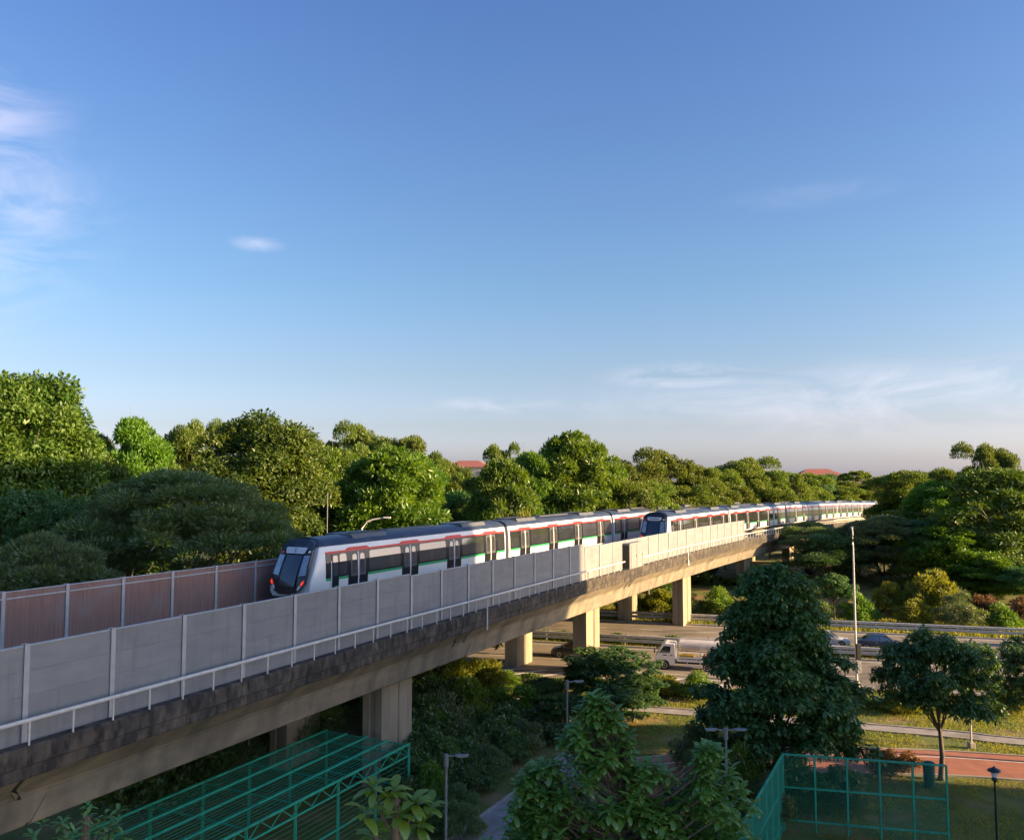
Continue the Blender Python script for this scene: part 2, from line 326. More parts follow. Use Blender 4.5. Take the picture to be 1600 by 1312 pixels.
def ribbon(name, pts, w, z, m, edge=None, lines=None):
    """path laid as a smooth ribbon through plan points"""
    P = [Vector((x, y, 0)) for x, y in pts]; Q = []
    for i in range(len(P)-1):
        p0, p1, p2, p3 = P[max(i-1, 0)], P[i], P[i+1], P[min(i+2, len(P)-1)]
        for k in range(8):
            t = k/8; Q.append(0.5*((2*p1)+(p2-p0)*t+(2*p0-5*p1+4*p2-p3)*t*t+(3*p1-p0-3*p2+p3)*t**3))
    Q.append(P[-1]); rows = []
    for i, q in enumerate(Q):
        t = (Q[min(i+1, len(Q)-1)]-Q[max(i-1, 0)]).normalized(); n = Vector((-t.y, t.x, 0)); rows.append((q, n))
    def sheet(nm, a, b, zz, mm, par=None, top=None):
        mb = MB(); 
        if top is None:
            mb.loft([[q+n*a+Vector((0, 0, zz)), q+n*b+Vector((0, 0, zz))] for q, n in rows], closed=False, cap=False)
        else:
            mb.loft([[q+n*a+Vector((0, 0, zz)), q+n*b+Vector((0, 0, zz)), q+n*b+Vector((0, 0, top)), q+n*a+Vector((0, 0, top))] for q, n in rows])
        return mb.build(nm, mm, par)
    o = tag(sheet(name, -w/2, w/2, z, m), kind='structure')
    if edge:
        for sgn in (-1, 1): sheet('path_edging', sgn*(w/2+0.08)-0.08, sgn*(w/2+0.08)+0.08, -0.05, M['kerb'], o, z+0.06)
    PATHS.append(([(q.x, q.y) for q, n in rows], w/2+0.22))
    for a in lines or (): sheet('path_line', a-0.06, a+0.06, z+0.005, M['paint'], o)
    return o
ribbon('cycle_path', [(75, 37), (60, 41.3), (45, 45.4), (30, 49.0), (24, 50.2), (16, 50.4), (8.2, 48.7), (5.0, 47.2)], 4.3, 0.016, M['redpath'], True, (-1.0,))
ribbon('footpath', [(-14, 16), (-8, 27), (-1.6, 39.6), (1.2, 45.0), (3.2, 49.2), (4.2, 51.2)], 2.2, 0.02, M['path'], True)
ribbon('verge_path', [(-22, 69.5), (0, 63.9), (12, 60.6), (28, 55.6), (32, 53.9), (50, 48.2), (75, 41.5)], 1.35, 0.024, M['path'], True)

# ------------------------------------------------------------------ the viaduct
PIERS = [-3.0, 24.2, 52.9, 79.8, 106.6, 133.5, 160.5, 187.5, 214]
SEND = 216.0
JZ = 6.75
def girder_segment(o_c, s0, s1, j0, j1, parent, shrink=0.0, name='girder', m=None):
    """concrete girder piece; j0/j1 = half-joint step (m) of the upper half at its two ends"""
    half = [(3.15, 7.76, 1), (2.60, 7.25, 1), (2.28, 6.95, 1), (2.20, JZ+0.03, 1), (2.19, JZ-0.03, 0), (1.98, 5.86, 0), (1.90, 5.80, 0)]
    half = [(w-shrink, z, k) for w, z, k in half]
    prof = [(-w, z, k) for w, z, k in half] + [(w, z, k) for w, z, k in reversed(half)]      # near side is the smaller offset
    ss = along(s0, s1, 9); rings = []
    for i, s in enumerate(ss):
        sh0, sh1 = (j0 if i == 0 else 0), (j1 if i == len(ss)-1 else 0)
        rings.append([tp(s + ((sh0+sh1) if k else 0) + (0.45*(z-5.8) if (i in (0, len(ss)-1) and z < 7.2 and (j0 if i == 0 else j1)) else 0), o_c+w, z) for w, z, k in prof])
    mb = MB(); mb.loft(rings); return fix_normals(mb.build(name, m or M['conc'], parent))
def build_viaduct():
    root = empty('railway_viaduct', (0, 0, 0), 0, 'long curved grey concrete railway viaduct on paired columns crossing the expressway', 'viaduct')
    for o_c in (3.5, 10.05):
        prev = -14.0; prevj = 0.0
        for p in PIERS[:]:
            ja, jb = p-3.6, p+1.6 if True else 0
            ja, jb = p+1.9, p+5.0
            if ja-0.04 > prev: girder_segment(o_c, prev+0.09, ja-0.09, prevj, 0.9, root)
            if jb < SEND: girder_segment(o_c, ja+0.09, jb-0.09, 0.9, -0.9, root)
            girder_segment(o_c, ja-0.07, ja+0.07, 0.9, 0.9, root, 0.06, 'dark_joint_fill', M['bellows'])  # black infill standing in for the shade inside the open joint
            if jb < SEND: girder_segment(o_c, jb-0.07, jb+0.07, -0.9, -0.9, root, 0.06, 'dark_joint_fill', M['bellows'])
            prev, prevj = jb, -0.9
    # deck slabs and track
    for i in range(9):
        a, b = -14+i*26, min(-14+(i+1)*26-0.03, SEND)
        if a >= SEND: break
        sbox(MB(), a, b, 0.36, 13.2, 7.78, 8.5).build('deck_slab', M['deck'], root)
    for oc in (3.5, 10.05):
        for side in (-0.72, 0.72):
            sbox(MB(), -14, SEND, oc+side-0.28, oc+side+0.28, 8.5, 9.08).build('track_plinth', M['deck'], root)
            sbox(MB(), -14, SEND, oc+side-0.035, oc+side+0.035, 9.083, 9.25).build('running_rail', M['steel'], root)
    # precast parapet units with open joints, a ledge below and small upstand on top
    n = int((SEND+14)/2.97)
    for i in range(n):
        s0 = -14+i*2.97; s1 = s0+2.955
        r = random.Random(i); j = r.uniform(-0.006, 0.006)
        mb = MB()
        prof = [(0.34, 7.80), (0.02+j, 7.80), (0.0+j, 7.86), (0.0+j, 8.16), (-0.06+j, 8.20), (-0.06+j, 8.70), (-0.02+j, 8.75), (0.34, 8.75)]
        mb.loft([[tp(s, o, z) for o, z in prof] for s in (s0, s1)]); fix_normals(mb.build('parapet_unit', M['parapet'], root))
    sbox(MB(), -14, SEND, 13.21, 13.45, 7.8, 8.9).build('far_parapet', M['parapet'], root)
    # columns: paired shafts, each with a shallow groove on every face and a flared head
    for p in PIERS:
        for oc in (3.5, 10.05):
            base = tp(p, oc, 0); top = 5.80 - 9.2e-5*max(p-60, 0)**2
            a, b, g = 1.45, 0.62, 0.07
            prof = [(-a, -b), (-0.22, -b), (-0.17, -b+g), (0.17, -b+g), (0.22, -b), (a, -b), (a, -0.22), (a-g, -0.17), (a-g, 0.17), (a, 0.22),
                    (a, b), (0.22, b), (0.17, b-g), (-0.17, b-g), (-0.22, b), (-a, b), (-a, 0.22), (-a+g, 0.17), (-a+g, -0.17), (-a, -0.22)]
            rz = rz_at(p); ca, sa = math.cos(rz), math.sin(rz); rings = []
            for z, k in ((-0.6, 1.0), (top-0.02, 1.0)):
                rings.append([(base.x+(x*k*ca-y*k*sa), base.y+(x*k*sa+y*k*ca), z) for x, y in prof])
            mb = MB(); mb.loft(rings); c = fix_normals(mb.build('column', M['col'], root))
            mb = MB(); mb.box((base.x, base.y, top+0.14), (3.1, 1.9, 0.30), rz); mb.build('bearing_plinth', M['col'], root)
    # drain pipe and a white marker post on the edge
    for s in (29.0, 70.7):
        mb = MB(); mb.tube([tp(s, -0.14, 8.9), tp(s, -0.14, 7.6)], 0.05, 8); mb.build('drain_pipe', M['rail'], root)
    return root
build_viaduct()

# ------------------------------------------------------------------ noise barriers and railing
def noise_barrier(name, label, off, s_list, z0, ztop_fn, mpanel, planks, group=None, inner=1):
    root = empty(name, (0, 0, 0), 0, label, 'barrier', group)
    for i, s in enumerate(s_list):
        zt = ztop_fn(s); c = tp(s, off, 0); dz = tp(s, off, 0).z; rz = rz_at(s)
        mb = MB(); h = zt+0.07-z0                      # H-section post: two flanges and a web
        for dy in (-0.085, 0.085):
            q = tp(s, off+dy, 0); mb.box((q.x, q.y, z0+h/2+dz), (0.17, 0.018, h), rz)
        mb.box((c.x, c.y, z0+h/2+dz), (0.016, 0.150, h), rz)
        mb.build('post', M['bpost'], root)
        mb = MB(); mb.box((c.x, c.y, z0+0.02+dz), (0.30, 0.26, 0.03), rz); mb.build('base_plate', M['bpost'], root)
        if i+1 < len(s_list):
            s1 = s_list[i+1]; zb = z0+0.10; n = planks; rr = random.Random(i*7+int(off*10))
            for k in range(n):
                a = zb+(zt-zb)*k/n; b = zb+(zt-zb)*(k+1)/n-0.004; j = rr.uniform(-0.003, 0.003)
                mb = MB(); sbox(mb, s+0.03, s1-0.03, off-0.045+j, off+0.045+j, a, b); mb.build('panel', mpanel, root, bevel=0.004)
            mb = MB(); sbox(mb, s+0.10, s1-0.10, off-0.07, off+0.07, zt+0.002, zt+0.035); mb.build('cap_strip', M['bpost'], root)
            if inner < 0:
                mb = MB(); sbox(mb, s+0.10, s1-0.10, off-0.11, off-0.05, zt-0.30, zt-0.24); mb.build('top_rail', M['bpost'], root)
            else:
                mb = MB(); sbox(mb, s+0.12, s1-0.12, off-0.08, off+0.08, zb-0.06, zb-0.005); mb.build('bottom_channel', M['bpost'], root)
    return root
near_posts = [1.12-3*3 + 2.97*i for i in range(36)]
near_posts = [s for s in near_posts if s < 96.5]
noise_barrier('noise_barrier', 'pale grey panelled noise barrier with posts along the near edge of the viaduct', 0.5, near_posts, 8.52,
              lambda s: 11.42 - (0.30 if s > 43 else 0.0) + (0.10 if s < 20 else 0), M['barrier'], 4)
noise_barrier('noise_barrier', 'brownish noise barrier on the far edge of the viaduct, behind the train front', 12.6, [-4 + 3.03*i for i in range(14)], 8.9,
              lambda s: 11.50, M['fbarrier'], 3, inner=-1)
def railing():
    root = empty('walkway_railing', (0, 0, 0), 0, 'white tubular handrail with short posts along the viaduct parapet', 'railing')
    for a, b in ((-14, 53.0), (57.6, 180)):
        for s0 in np.arange(a, b-0.5, 10.0):
            s1 = min(s0+10.0, b); mb = MB(); mb.tube([tp(s, -0.0, 9.47) for s in along(s0, s1, 2.5)], 0.062, 8); mb.build('handrail', M['rail'], root, smooth=True)
        s = a+0.05 if a > 0 else a+0.7
        while s < b:
            st = 1.42
            mb = MB(); mb.tube([tp(s, 0.0, 8.745), tp(s, 0.0, 9.44)], 0.034, 6); mb.build('baluster', M['rail'], root, smooth=True)
            s += st
railing()
def cabinet():
    c = tp(55.3, 0.15, 8.76); rz = rz_at(55.3)
    root = empty('equipment_cabinet', c, rz, 'tall beige steel cabinet on the viaduct walkway in front of the barrier', 'cabinet')
    mb = MB(); mb.box((0, 0, 1.05), (3.0, 0.62, 2.1)); mb.build('casing', M['barrier'], root, bevel=0.02)
    mb = MB(); mb.box((0, 0, 2.14), (3.1, 0.72, 0.07)); mb.build('top_lid', M['barrier'], root)
    for x in (-0.5, 1.0): 
        mb = MB(); mb.box((x*0.98-0.02, -0.325, 1.02), (1.40, 0.03, 1.95)); d = mb.build('door', M['barrier'], root, bevel=0.01)
        mb = MB(); mb.box((x*0.98+0.6, -0.35, 1.05), (0.04, 0.04, 0.2)); mb.build('handle', M['black'], d)
    mb = MB(); mb.box((-1.508, 0, 1.05), (0.03, 0.5, 1.9)); mb.build('side_panel', M['black'], root)
cabinet()
def marker_post():
    c = tp(70.9, -0.12, 7.55 - 0.0); rz = rz_at(70.9); root = empty('marker_post', c, rz, 'short white marker post with black band on the viaduct parapet', 'post')
    mb = MB(); mb.box((0, 0, 0.62), (0.22, 0.1, 1.24)); mb.build('board', M['sign'], root)
    mb = MB(); mb.box((0, -0.055, 0.80), (0.12, 0.02, 0.5)); mb.build('stripe', M['black'], root)
    c = tp(117.4, -0.1, 8.7); root = empty('signal_mast', c, rz_at(117.4), 'thin grey mast standing on the railing in front of the second train', 'mast')
    mb = MB(); mb.tube([(0, 0, 0), (0, 0, 4.7)], 0.09, 8); mb.build('pole', M['lampgrey'], root)
    mb = MB(); mb.box((0, 0, 4.3), (0.5, 0.12, 0.12)); mb.build('arm', M['lampgrey'], root)
marker_post()

# ------------------------------------------------------------------ trains
RAIL = 9.25
def side_o(z):      # half width of the car body at height z above the rail
    P = [(0.30, 1.46), (0.6, 1.58), (1.2, 1.60), (2.2, 1.575), (2.9, 1.50), (3.18, 1.42), (3.45, 1.22), (3.62, 0.8), (3.70, 0.0)]
    return float(np.interp(z, [p[0] for p in P], [p[1] for p in P]))
def nose_b(z): return float(np.interp(z, [0.3, 0.6, 1.2, 2.0, 3.18, 3.5, 3.7], [0.95, 1.05, 0.95, 0.62, 0.05, -0.30, -0.62]))
def build_train(oc, s_front, ncars, label, lit_detail, group='trains on the viaduct', sign_dark=False, mid_cab=None):
    root = empty('metro_train', tp(s_front, oc, RAIL), 0, label, 'train', group); inv = Matrix.Translation(-tp(s_front, oc, RAIL))
    CL = 23.8
    def pt(s, o, z): return tp(s, oc+o, RAIL+z) - tp(s_front, oc, RAIL)
    white_z = [0.30, 0.6, 1.2, 2.2, 2.9, 3.18]; roof_z = [3.18, 3.45, 3.62, 3.70]
    def spanel(nm, m, par, s0, s1, z0, z1, proud, side=-1, thick=0.03, round_=0.0, poly=None):
        """thin panel lying on the body side; side -1 is the near side"""
        mb = MB(); KZ = [0.6, 1.2, 1.7, 2.2, 2.55, 2.9]
        r_ = min(round_, (s1-s0)*0.45, (z1-z0)*0.45)
        nn = max(1, int((s1-s0-2*r_)/1.2)); xs = [(s0+r_+(s1-s0-2*r_)*i/nn, 0.0) for i in range(nn+1)]
        if r_ > 0: xs = [(s0, r_), (s0+r_*0.3, r_*0.3)] + xs + [(s1-r_*0.3, r_*0.3), (s1, r_)]
        kz = [z for z in KZ if z0+max(r_, 0.02) < z < z1-max(r_, 0.02)]; rings = []
        for a, dz in xs:
            zl = [z0+dz] + kz + [z1-dz]
            rings.append([pt(a, side*(side_o(z)+proud), z) for z in zl] + [pt(a, side*(side_o(z)+proud-thick), z) for z in reversed(zl)])
        mb.loft(rings); return fix_normals(mb.build(nm, m, par))
    for c in range(ncars):
        s0 = s_front + c*CL; s1 = s0 + CL - 0.55
        cab0 = (c == 0); detail = c in lit_detail
        ss = along(s0+(0.6 if cab0 else 0), s1, 2.4)
        zs = white_z; prof = [(-side_o(z), z) for z in zs] + [(side_o(z), z) for z in reversed(zs)]
        rings = [[pt(s, o, z) for o, z in prof] for s in ss]
        if cab0:   # nose: the front ring follows the raked face
            rings = [[pt(s0 - nose_b(z) + 0.10 + (0.12 if abs(o) > 1.2 else 0), o*(0.93 if True else 1), z) for o, z in prof],
                     [pt(s0 - nose_b(z) + 0.40, o*0.985, z) for o, z in prof]] + rings
        mb = MB(); mb.loft(rings, cap=True); body = fix_normals(mb.build('car_body', M['twhite'], root, smooth=True))
        rp = [(-side_o(z), z) for z in roof_z] + [(side_o(z), z) for z in reversed(roof_z[:-1])]
        rr = [[pt(s, o, z) for o, z in rp] for s in ss]
        if cab0: rr = [[pt(s0 - nose_b(z) + 0.12, o*0.94, z) for o, z in rp], [pt(s0 - nose_b(z) + 0.55, o*0.99, z+0.0) for o, z in rp]] + rr
        mb = MB(); mb.loft(rr, cap=True); fix_normals(mb.build('roof', M['troof'], body, smooth=True))
        # roof units
        for (a, b) in ((2.4, 6.0), (15.8, 19.4)):
            if cab0: a, b = a+1.2, b+1.2
            mb = MB(); mb.loft([[pt(s0+a_, o, z) for o, z in ((-1.18, 3.46), (-1.0, 3.74), (1.0, 3.74), (1.18, 3.46))] for a_ in (a, b)])
            fix_normals(mb.build('air_conditioner', M['tac'], body))
            for q in range(2):
                mb = MB(); f0 = s0+a+0.35+q*1.6; mb.loft([[pt(f0+d, o, z) for o, z in ((-0.95, 3.745), (-0.95, 3.765), (-0.25, 3.765), (-0.25, 3.745))] for d in (0, 1.3)])
                fix_normals(mb.build('grille', M['tblack'], body))
        mb = MB(); mb.loft([[pt(s, o, z) for o, z in ((-0.42, 3.665), (-0.42, 3.73), (0.42, 3.73), (0.42, 3.665))] for s in along(s0+8.2, s0+14.5, 3.2)])
        fix_normals(mb.build('roof_hatch', M['tac'], body))
        # underframe and bogies
        mb = MB(); mb.loft([[pt(s, o, z) for o, z in ((-1.2, 0.1), (-1.2, 0.5), (1.2, 0.5), (1.2, 0.1))] for s in ss]); fix_normals(mb.build('underframe', M['bellows'], body))
        if c+1 < ncars:
            mb = MB(); 
            for k in range(3):
                a = s1-0.02+k*0.2; mb.loft([[pt(a+d, o*0.93, z) for o, z in ((-1.5, 0.5), (-1.5, 2.8), (-1.2, 3.35), (1.2, 3.35), (1.5, 2.8), (1.5, 0.5))] for d in (0, 0.17)])
            fix_normals(mb.build('gangway', M['bellows'], root))
        if not detail: continue
        # near side: black band, doors, windows, stripes
        st = s0 + (0.5 if cab0 else 0.25); en = s1 - 0.15
        doors = [s0 + q for q in ((3.6, 9.35, 15.1, 20.7) if cab0 else (3.0, 8.75, 14.4, 20.1))]
        spanel('side_band', M['tblack'], body, st, en, 1.30, 2.78, 0.012)
        DW = 0.98
        edges = [st] + [x for d in doors for x in (d-DW, d+DW)] + [en]
        # red stripe runs under the cantrail and steps up over every door
        poly = []
        lo, hi = 2.74, 2.86
        top = [(st, hi)]; bot = [(st, lo)]
        for d in doors:
            top += [(d-DW-0.25, hi), (d-DW+0.05, hi+0.13), (d+DW-0.05, hi+0.13), (d+DW+0.25, hi)]
            bot += [(d-DW-0.25, lo), (d-DW+0.05, lo+0.02), (d+DW-0.05, lo+0.02), (d+DW+0.25, lo)]
        top.append((en, hi)); bot.append((en, lo))
        mb = MB(); prs = list(zip(bot, top))
        mb.loft([[pt(b_[0], -(side_o(b_[1])-0.01), b_[1]), pt(b_[0], -(side_o(b_[1])+0.026), b_[1]), pt(t_[0], -(side_o(t_[1])+0.026), t_[1]), pt(t_[0], -(side_o(t_[1])-0.01), t_[1])] for b_, t_ in prs])
        fix_normals(mb.build('red_stripe', M['tred'], body))
        for d in doors:
            spanel('door_surround', M['tblack'], body, d-DW, d+DW, 0.42, 2.80, 0.02)
            for sg in (-1, 1):
                a, b = (d-0.74, d-0.035) if sg < 0 else (d+0.035, d+0.74)
                spanel('door_leaf', M['doorgrey'], body, a, b, 1.22, 2.68, 0.032)
                spanel('door_lower_panel', M['tblack'], body, a, b, 0.46, 1.205, 0.032)
                spanel('door_window', M['doorglass'], body, a+0.13, b-0.13, 1.36, 2.56, 0.042, round_=0.16)
            spanel('door_edge', M['twhite'], body, d-0.045, d+0.045, 0.46, 2.70, 0.05)
        for k in range(0, len(edges), 2):
            a, b = edges[k]+0.12, edges[k+1]-0.12
            if b-a < 0.4: continue
            if cab0 and k == 0:      # cab door with its own tall window ahead of the first saloon window
                spanel('cab_door', M['tblack'], body, a+0.42, a+1.06, 0.44, 2.72, 0.034)
                spanel('cab_door_window', M['doorglass'], body, a+0.52, a+0.96, 1.40, 2.60, 0.044, round_=0.1)
                spanel('cab_handrail', M['twhite'], body, a+0.34, a+0.39, 0.6, 2.3, 0.05)
                a += 1.1
            spanel('window', M['glass'], body, a+0.06, b-0.06, 1.42, 2.66, 0.024, round_=min(0.14, (b-a)*0.2))
            spanel('green_stripe', M['tgreen'], body, edges[k]+0.02, edges[k+1]-0.02, 1.155, 1.296, 0.028)
    # ---- the raked cab front
    def fp(o, z, out=0.0): return pt(s_front - nose_b(z) - 0.10*(1-(o/1.5)**2) - out, o, z)
    def fpanel(nm, m, poly, out, thick=0.03):
        mb = MB(); cen = (sum(p[0] for p in poly)/len(poly), sum(p[1] for p in poly)/len(poly))
        n = len(poly)
        if n == 4:
            G = 5; vs_ = []
            for i in range(G+1):
                for k in range(G+1):
                    u, v = i/G, k/G; o = (poly[0][0]*(1-u)+poly[1][0]*u)*(1-v)+(poly[3][0]*(1-u)+poly[2][0]*u)*v; z = (poly[0][1]*(1-u)+poly[1][1]*u)*(1-v)+(poly[3][1]*(1-u)+poly[2][1]*u)*v
                    vs_.append(fp(o, z, out))
            mb.add(vs_, [(i*(G+1)+k, (i+1)*(G+1)+k, (i+1)*(G+1)+k+1, i*(G+1)+k+1) for i in range(G) for k in range(G)])
            ed = [fp(o, z, out) for o, z in poly] + [fp(o, z, out-thick) for o, z in poly]
            mb.add(ed, [(0, 1, 5, 4), (1, 2, 6, 5), (2, 3, 7, 6), (3, 0, 4, 7)])
            o_ = mb.build(nm, m, front_root, smooth=True); return o_
        back = [fp(o, z, out-thick) for o, z in poly]; front = [fp(o, z, out) for o, z in poly]; c0 = fp(*cen, out)
        mb.add(back+front+[c0], [(i, (i+1) % n, n+(i+1) % n, n+i) for i in range(n)] + [(n+i, n+(i+1) % n, 2*n) for i in range(n)])
        return fix_normals(mb.build(nm, m, front_root, smooth=False))
    front_root = root
    W = lambda z, k: side_o(z)*k
    mask = [(-0.55, 0.50), (-0.95, 0.72), (-W(1.2, .83), 1.15), (-W(2.0, .81), 2.0), (-W(3.0, .81), 3.0), (-1.02, 3.42), (-0.55, 3.58), (0.55, 3.58), (1.02, 3.42),
            (W(3.0, .81), 3.0), (W(2.0, .81), 2.0), (W(1.2, .83), 1.15), (0.95, 0.72), (0.55, 0.50)]
    mk = fpanel('front_mask', M['tblack'], mask, 0.05, 0.12); front_root = mk
    fpanel('front_door_pane', M['mask'], [(-0.62, 0.95), (0.55, 0.95), (0.55, 2.72), (-0.62, 2.72)], 0.075)
    fpanel('cab_window', M['cabwin'], [(-1.22, 1.62), (-0.78, 1.55), (-0.74, 2.70), (-1.14, 2.72)], 0.08)
    fpanel('cab_window', M['cabwin'], [(0.74, 1.55), (1.20, 1.62), (1.14, 2.72), (0.72, 2.70)], 0.08)
    fpanel('cab_door_seam', M['bellows'], [(0.60, 0.8), (0.63, 0.8), (0.63, 2.8), (0.60, 2.8)], 0.08)
    sg = fpanel('destination_sign', M['sign'], [(-0.72, 2.86), (-0.66, 2.80), (0.62, 2.80), (0.70, 2.86), (0.76, 3.10), (0.70, 3.16), (-0.74, 3.16), (-0.78, 3.10)], 0.085)
    # glyph on the sign
    ctr = fp(0.0, 2.98, 0.1); t = (pt(s_front+1, 0, 0)-pt(s_front, 0, 0)).normalized(); right = Vector((t.y, -t.x, 0)); upv = (fp(0, 3.1, 0.1)-fp(0, 2.85, 0.1)).normalized()
    nrm = right.cross(upv)
    mtx = Matrix((( right.x, upv.x, nrm.x, ctr.x), (right.y, upv.y, nrm.y, ctr.y), (right.z, upv.z, nrm.z, ctr.z), (0, 0, 0, 1)))
    if not sign_dark:
        text_mesh('S', 0.34, 'sign_glyph', M['black'], mk, mtx)
    else:
        for k in range(9):
            fpanel('sign_dot', M['black'], [(-0.5+k*0.11, 2.93), (-0.43+k*0.11, 2.93), (-0.43+k*0.11, 3.03), (-0.5+k*0.11, 3.03)], 0.095, 0.01)
    for sgn in (-1, 1):
        fpanel('tail_light', M['tail'], [(sgn*1.24, 1.20), (sgn*1.10, 1.02), (sgn*1.03, 1.12), (sgn*1.20, 1.34)], 0.09)
        fpanel('headlight', M['lampw'], [(sgn*1.08, 0.94), (sgn*0.90, 0.74), (sgn*0.84, 0.84), (sgn*0.97, 1.06)], 0.09)
    fpanel('marker_lamp', M['lampw'], [(-1.10, 2.86), (-0.96, 2.86), (-0.96, 2.98), (-1.10, 2.98)], 0.085)
    fpanel('number_plate', M['tred'], [(0.86, 2.80), (1.10, 2.80), (1.10, 2.92), (0.86, 2.92)], 0.085)
    return root
build_train(10.05, 24.3, 6, 'white metro train on the far track, its dark cab front nearest the camera', (0, 1, 2))
build_train(3.52, 71.2, 6, 'white metro train on the near track, farther along the viaduct', (0, 1, 2, 3, 4, 5), sign_dark=True)
#@@VEHICLES@@
# ------------------------------------------------------------------ vehicles
def paint(name, c, rough=0.3): return mat(name, c, tuple(min(1, x*1.08) for x in c), rough, 1.5, coat=0.4)
def wheel(par, x, y, r, w, face):
    mb = MB(); n = 20; rings = []
    for dy, rr in ((-w/2, r*0.80), (-w/2, r*0.94), (-w*0.36, r), (w*0.36, r), (w/2, r*0.94), (w/2, r*0.80)):
        rings.append([(x+rr*math.cos(2*math.pi*k/n), y+dy, r+rr*math.sin(2*math.pi*k/n)) for k in range(n)])
    mb.loft(rings); wh = fix_normals(mb.build('wheel', M['tyre'], par, smooth=True))
    mb = MB(); f = y+face*(w/2+0.004); g = y+face*(w/2-0.05)
    mb.loft([[(x+rr*math.cos(2*math.pi*k/n), yy, r+rr*math.sin(2*math.pi*k/n)) for k in range(n)] for rr, yy in ((r*0.70, g), (r*0.68, f), (r*0.55, f), (r*0.50, g+face*0.012), (r*0.16, g+face*0.02), (r*0.14, f), (r*0.02, f))])
    fix_normals(mb.build('rim', M['rim'], wh)); return wh
def car(name, label, loc, rz, color, prof, cab, L=4.4, W=1.75, group=None):
    """front of the car at local -X. prof: (x, hood height) along the shoulder; cab: x of windscreen base, roof front, roof rear, rear screen base"""
    root = empty(name, loc, rz, label, 'car', group); pm = paint('car_paint', color)
    rings = []
    for x, h, wk, zb in prof:
        w = W/2*wk
        rings.append([(x, -w*0.90, zb), (x, -w, zb+0.14), (x, -w, h*0.62), (x, -w*0.95, h-0.06), (x, -w*0.86, h), (x, 0, h+0.03), (x, w*0.86, h), (x, w*0.95, h-0.06), (x, w, h*0.62), (x, w, zb+0.14), (x, w*0.90, zb)])
    mb = MB(); mb.loft(rings); fix_normals(mb.build('body', pm, root, smooth=True))
    xa, xb, xc, xd, hb, ht = cab; w0, w1 = W/2*0.86, W/2*0.66
    # glazed cabin: dark glass all round, painted roof and pillars on top
    def ring(z, k):
        f = (z-hb)/(ht-hb); a = xa+(xb-xa)*f; d = xd+(xc-xd)*f; w = (w0+(w1-w0)*f)*k
        return [(a, -w*0.9, z), (a+0.25, -w, z), (d-0.25, -w, z), (d, -w*0.9, z), (d, w*0.9, z), (d-0.25, w, z), (a+0.25, w, z), (a, w*0.9, z)]
    mb = MB(); mb.loft([ring(hb-0.05, 1), ring((hb+ht)/2, 1.02), ring(ht-0.03, 1)]); fix_normals(mb.build('glazing', M['glass'], root, smooth=True))
    mb = MB(); mb.loft([ring(ht-0.045, 1.03), ring(ht-0.0, 1.0), [(p[0]*0.98+0.02*(xb+xc)/2, p[1]*0.8, ht+0.035) for p in ring(ht, 1)]]); fix_normals(mb.build('roof', pm, root, smooth=True))
    for sg in (-1, 1):
        mid = (xb+xc)/2-0.1
        for b0, t0 in (((xa+0.02, hb), (xb+0.05, ht)), ((mid-0.05, hb), (mid+0.02, ht)), ((xd-0.05, hb), (xc-0.08, ht))):
            mb = MB(); mb.bar((b0[0], sg*w0*1.0, b0[1]-0.05), (t0[0], sg*w1*1.0, t0[1]-0.01), 0.07, 0.05); mb.build('pillar', pm, root)
        mb = MB(); mb.box((xa+0.35, sg*(w0+0.16), hb+0.05), (0.16, 0.2, 0.13)); mb.build('mirror', pm, root, bevel=0.02)
        mb = MB(); x0 = prof[0][0]; mb.box((x0+0.22, sg*W/2*0.66, prof[0][1]-0.08), (0.30, 0.34, 0.13)); mb.build('headlight', M['lampw'], root, bevel=0.03)
        x1 = prof[-1][0]; mb = MB(); mb.box((x1-0.12, sg*W/2*0.70, prof[-1][1]-0.12), (0.24, 0.26, 0.2)); mb.build('tail_lamp', M['tred'], root, bevel=0.02)
        for xx in (prof[0][0]+0.82, prof[-1][0]-0.80):
            mb = MB(); n = 16; mb.loft([[(xx+0.37*math.cos(2*math.pi*k/n), sg*W/2*f, 0.31+0.37*math.sin(2*math.pi*k/n)) for k in range(n)] for f in (0.80, 1.003)]); fix_normals(mb.build('wheel_arch', M['black'], root))
            wheel(root, xx, sg*(W/2-0.09), 0.31, 0.2, sg)
        mb = MB(); mb.box((mid+0.25, sg*W/2*0.985, hb-0.17), (0.18, 0.04, 0.03)); mb.build('door_handle', M['rim'], root)
    return root
HATCH = [(-2.05, 0.62, 0.80, 0.28), (-1.95, 0.72, 0.92, 0.20), (-1.2, 0.92, 1.0, 0.19), (-0.7, 0.98, 1.0, 0.19), (1.3, 1.0, 1.0, 0.19), (1.85, 0.95, 0.96, 0.22), (1.98, 0.80, 0.88, 0.30)]
SEDAN = [(-2.25, 0.60, 0.80, 0.28), (-2.15, 0.70, 0.93, 0.20), (-1.3, 0.86, 1.0, 0.19), (-0.8, 0.92, 1.0, 0.19), (1.2, 0.95, 1.0, 0.19), (2.0, 0.97, 0.97, 0.22), (2.2, 0.80, 0.90, 0.30)]
RZE = math.atan2(EX.y, EX.x)
def onroad(a, n, z=0.01): return ep(a, n, z)
car('hatchback_car', 'dark grey hatchback driving left beside the sunlit viaduct columns', onroad(-16.2, 77.6), RZE, (0.025, 0.027, 0.032), HATCH, (-1.15, -0.25, 1.35, 1.85, 0.96, 1.50), 4.0, 1.72, 'cars on the expressway')
car('sedan_car', 'silver car on the far carriageway, behind the dark blue sedan', onroad(6.6, 89.6), RZE+math.pi, (0.42, 0.42, 0.43), SEDAN, (-1.15, -0.35, 1.0, 1.75, 0.92, 1.42), 4.4, 1.76, 'cars on the expressway')
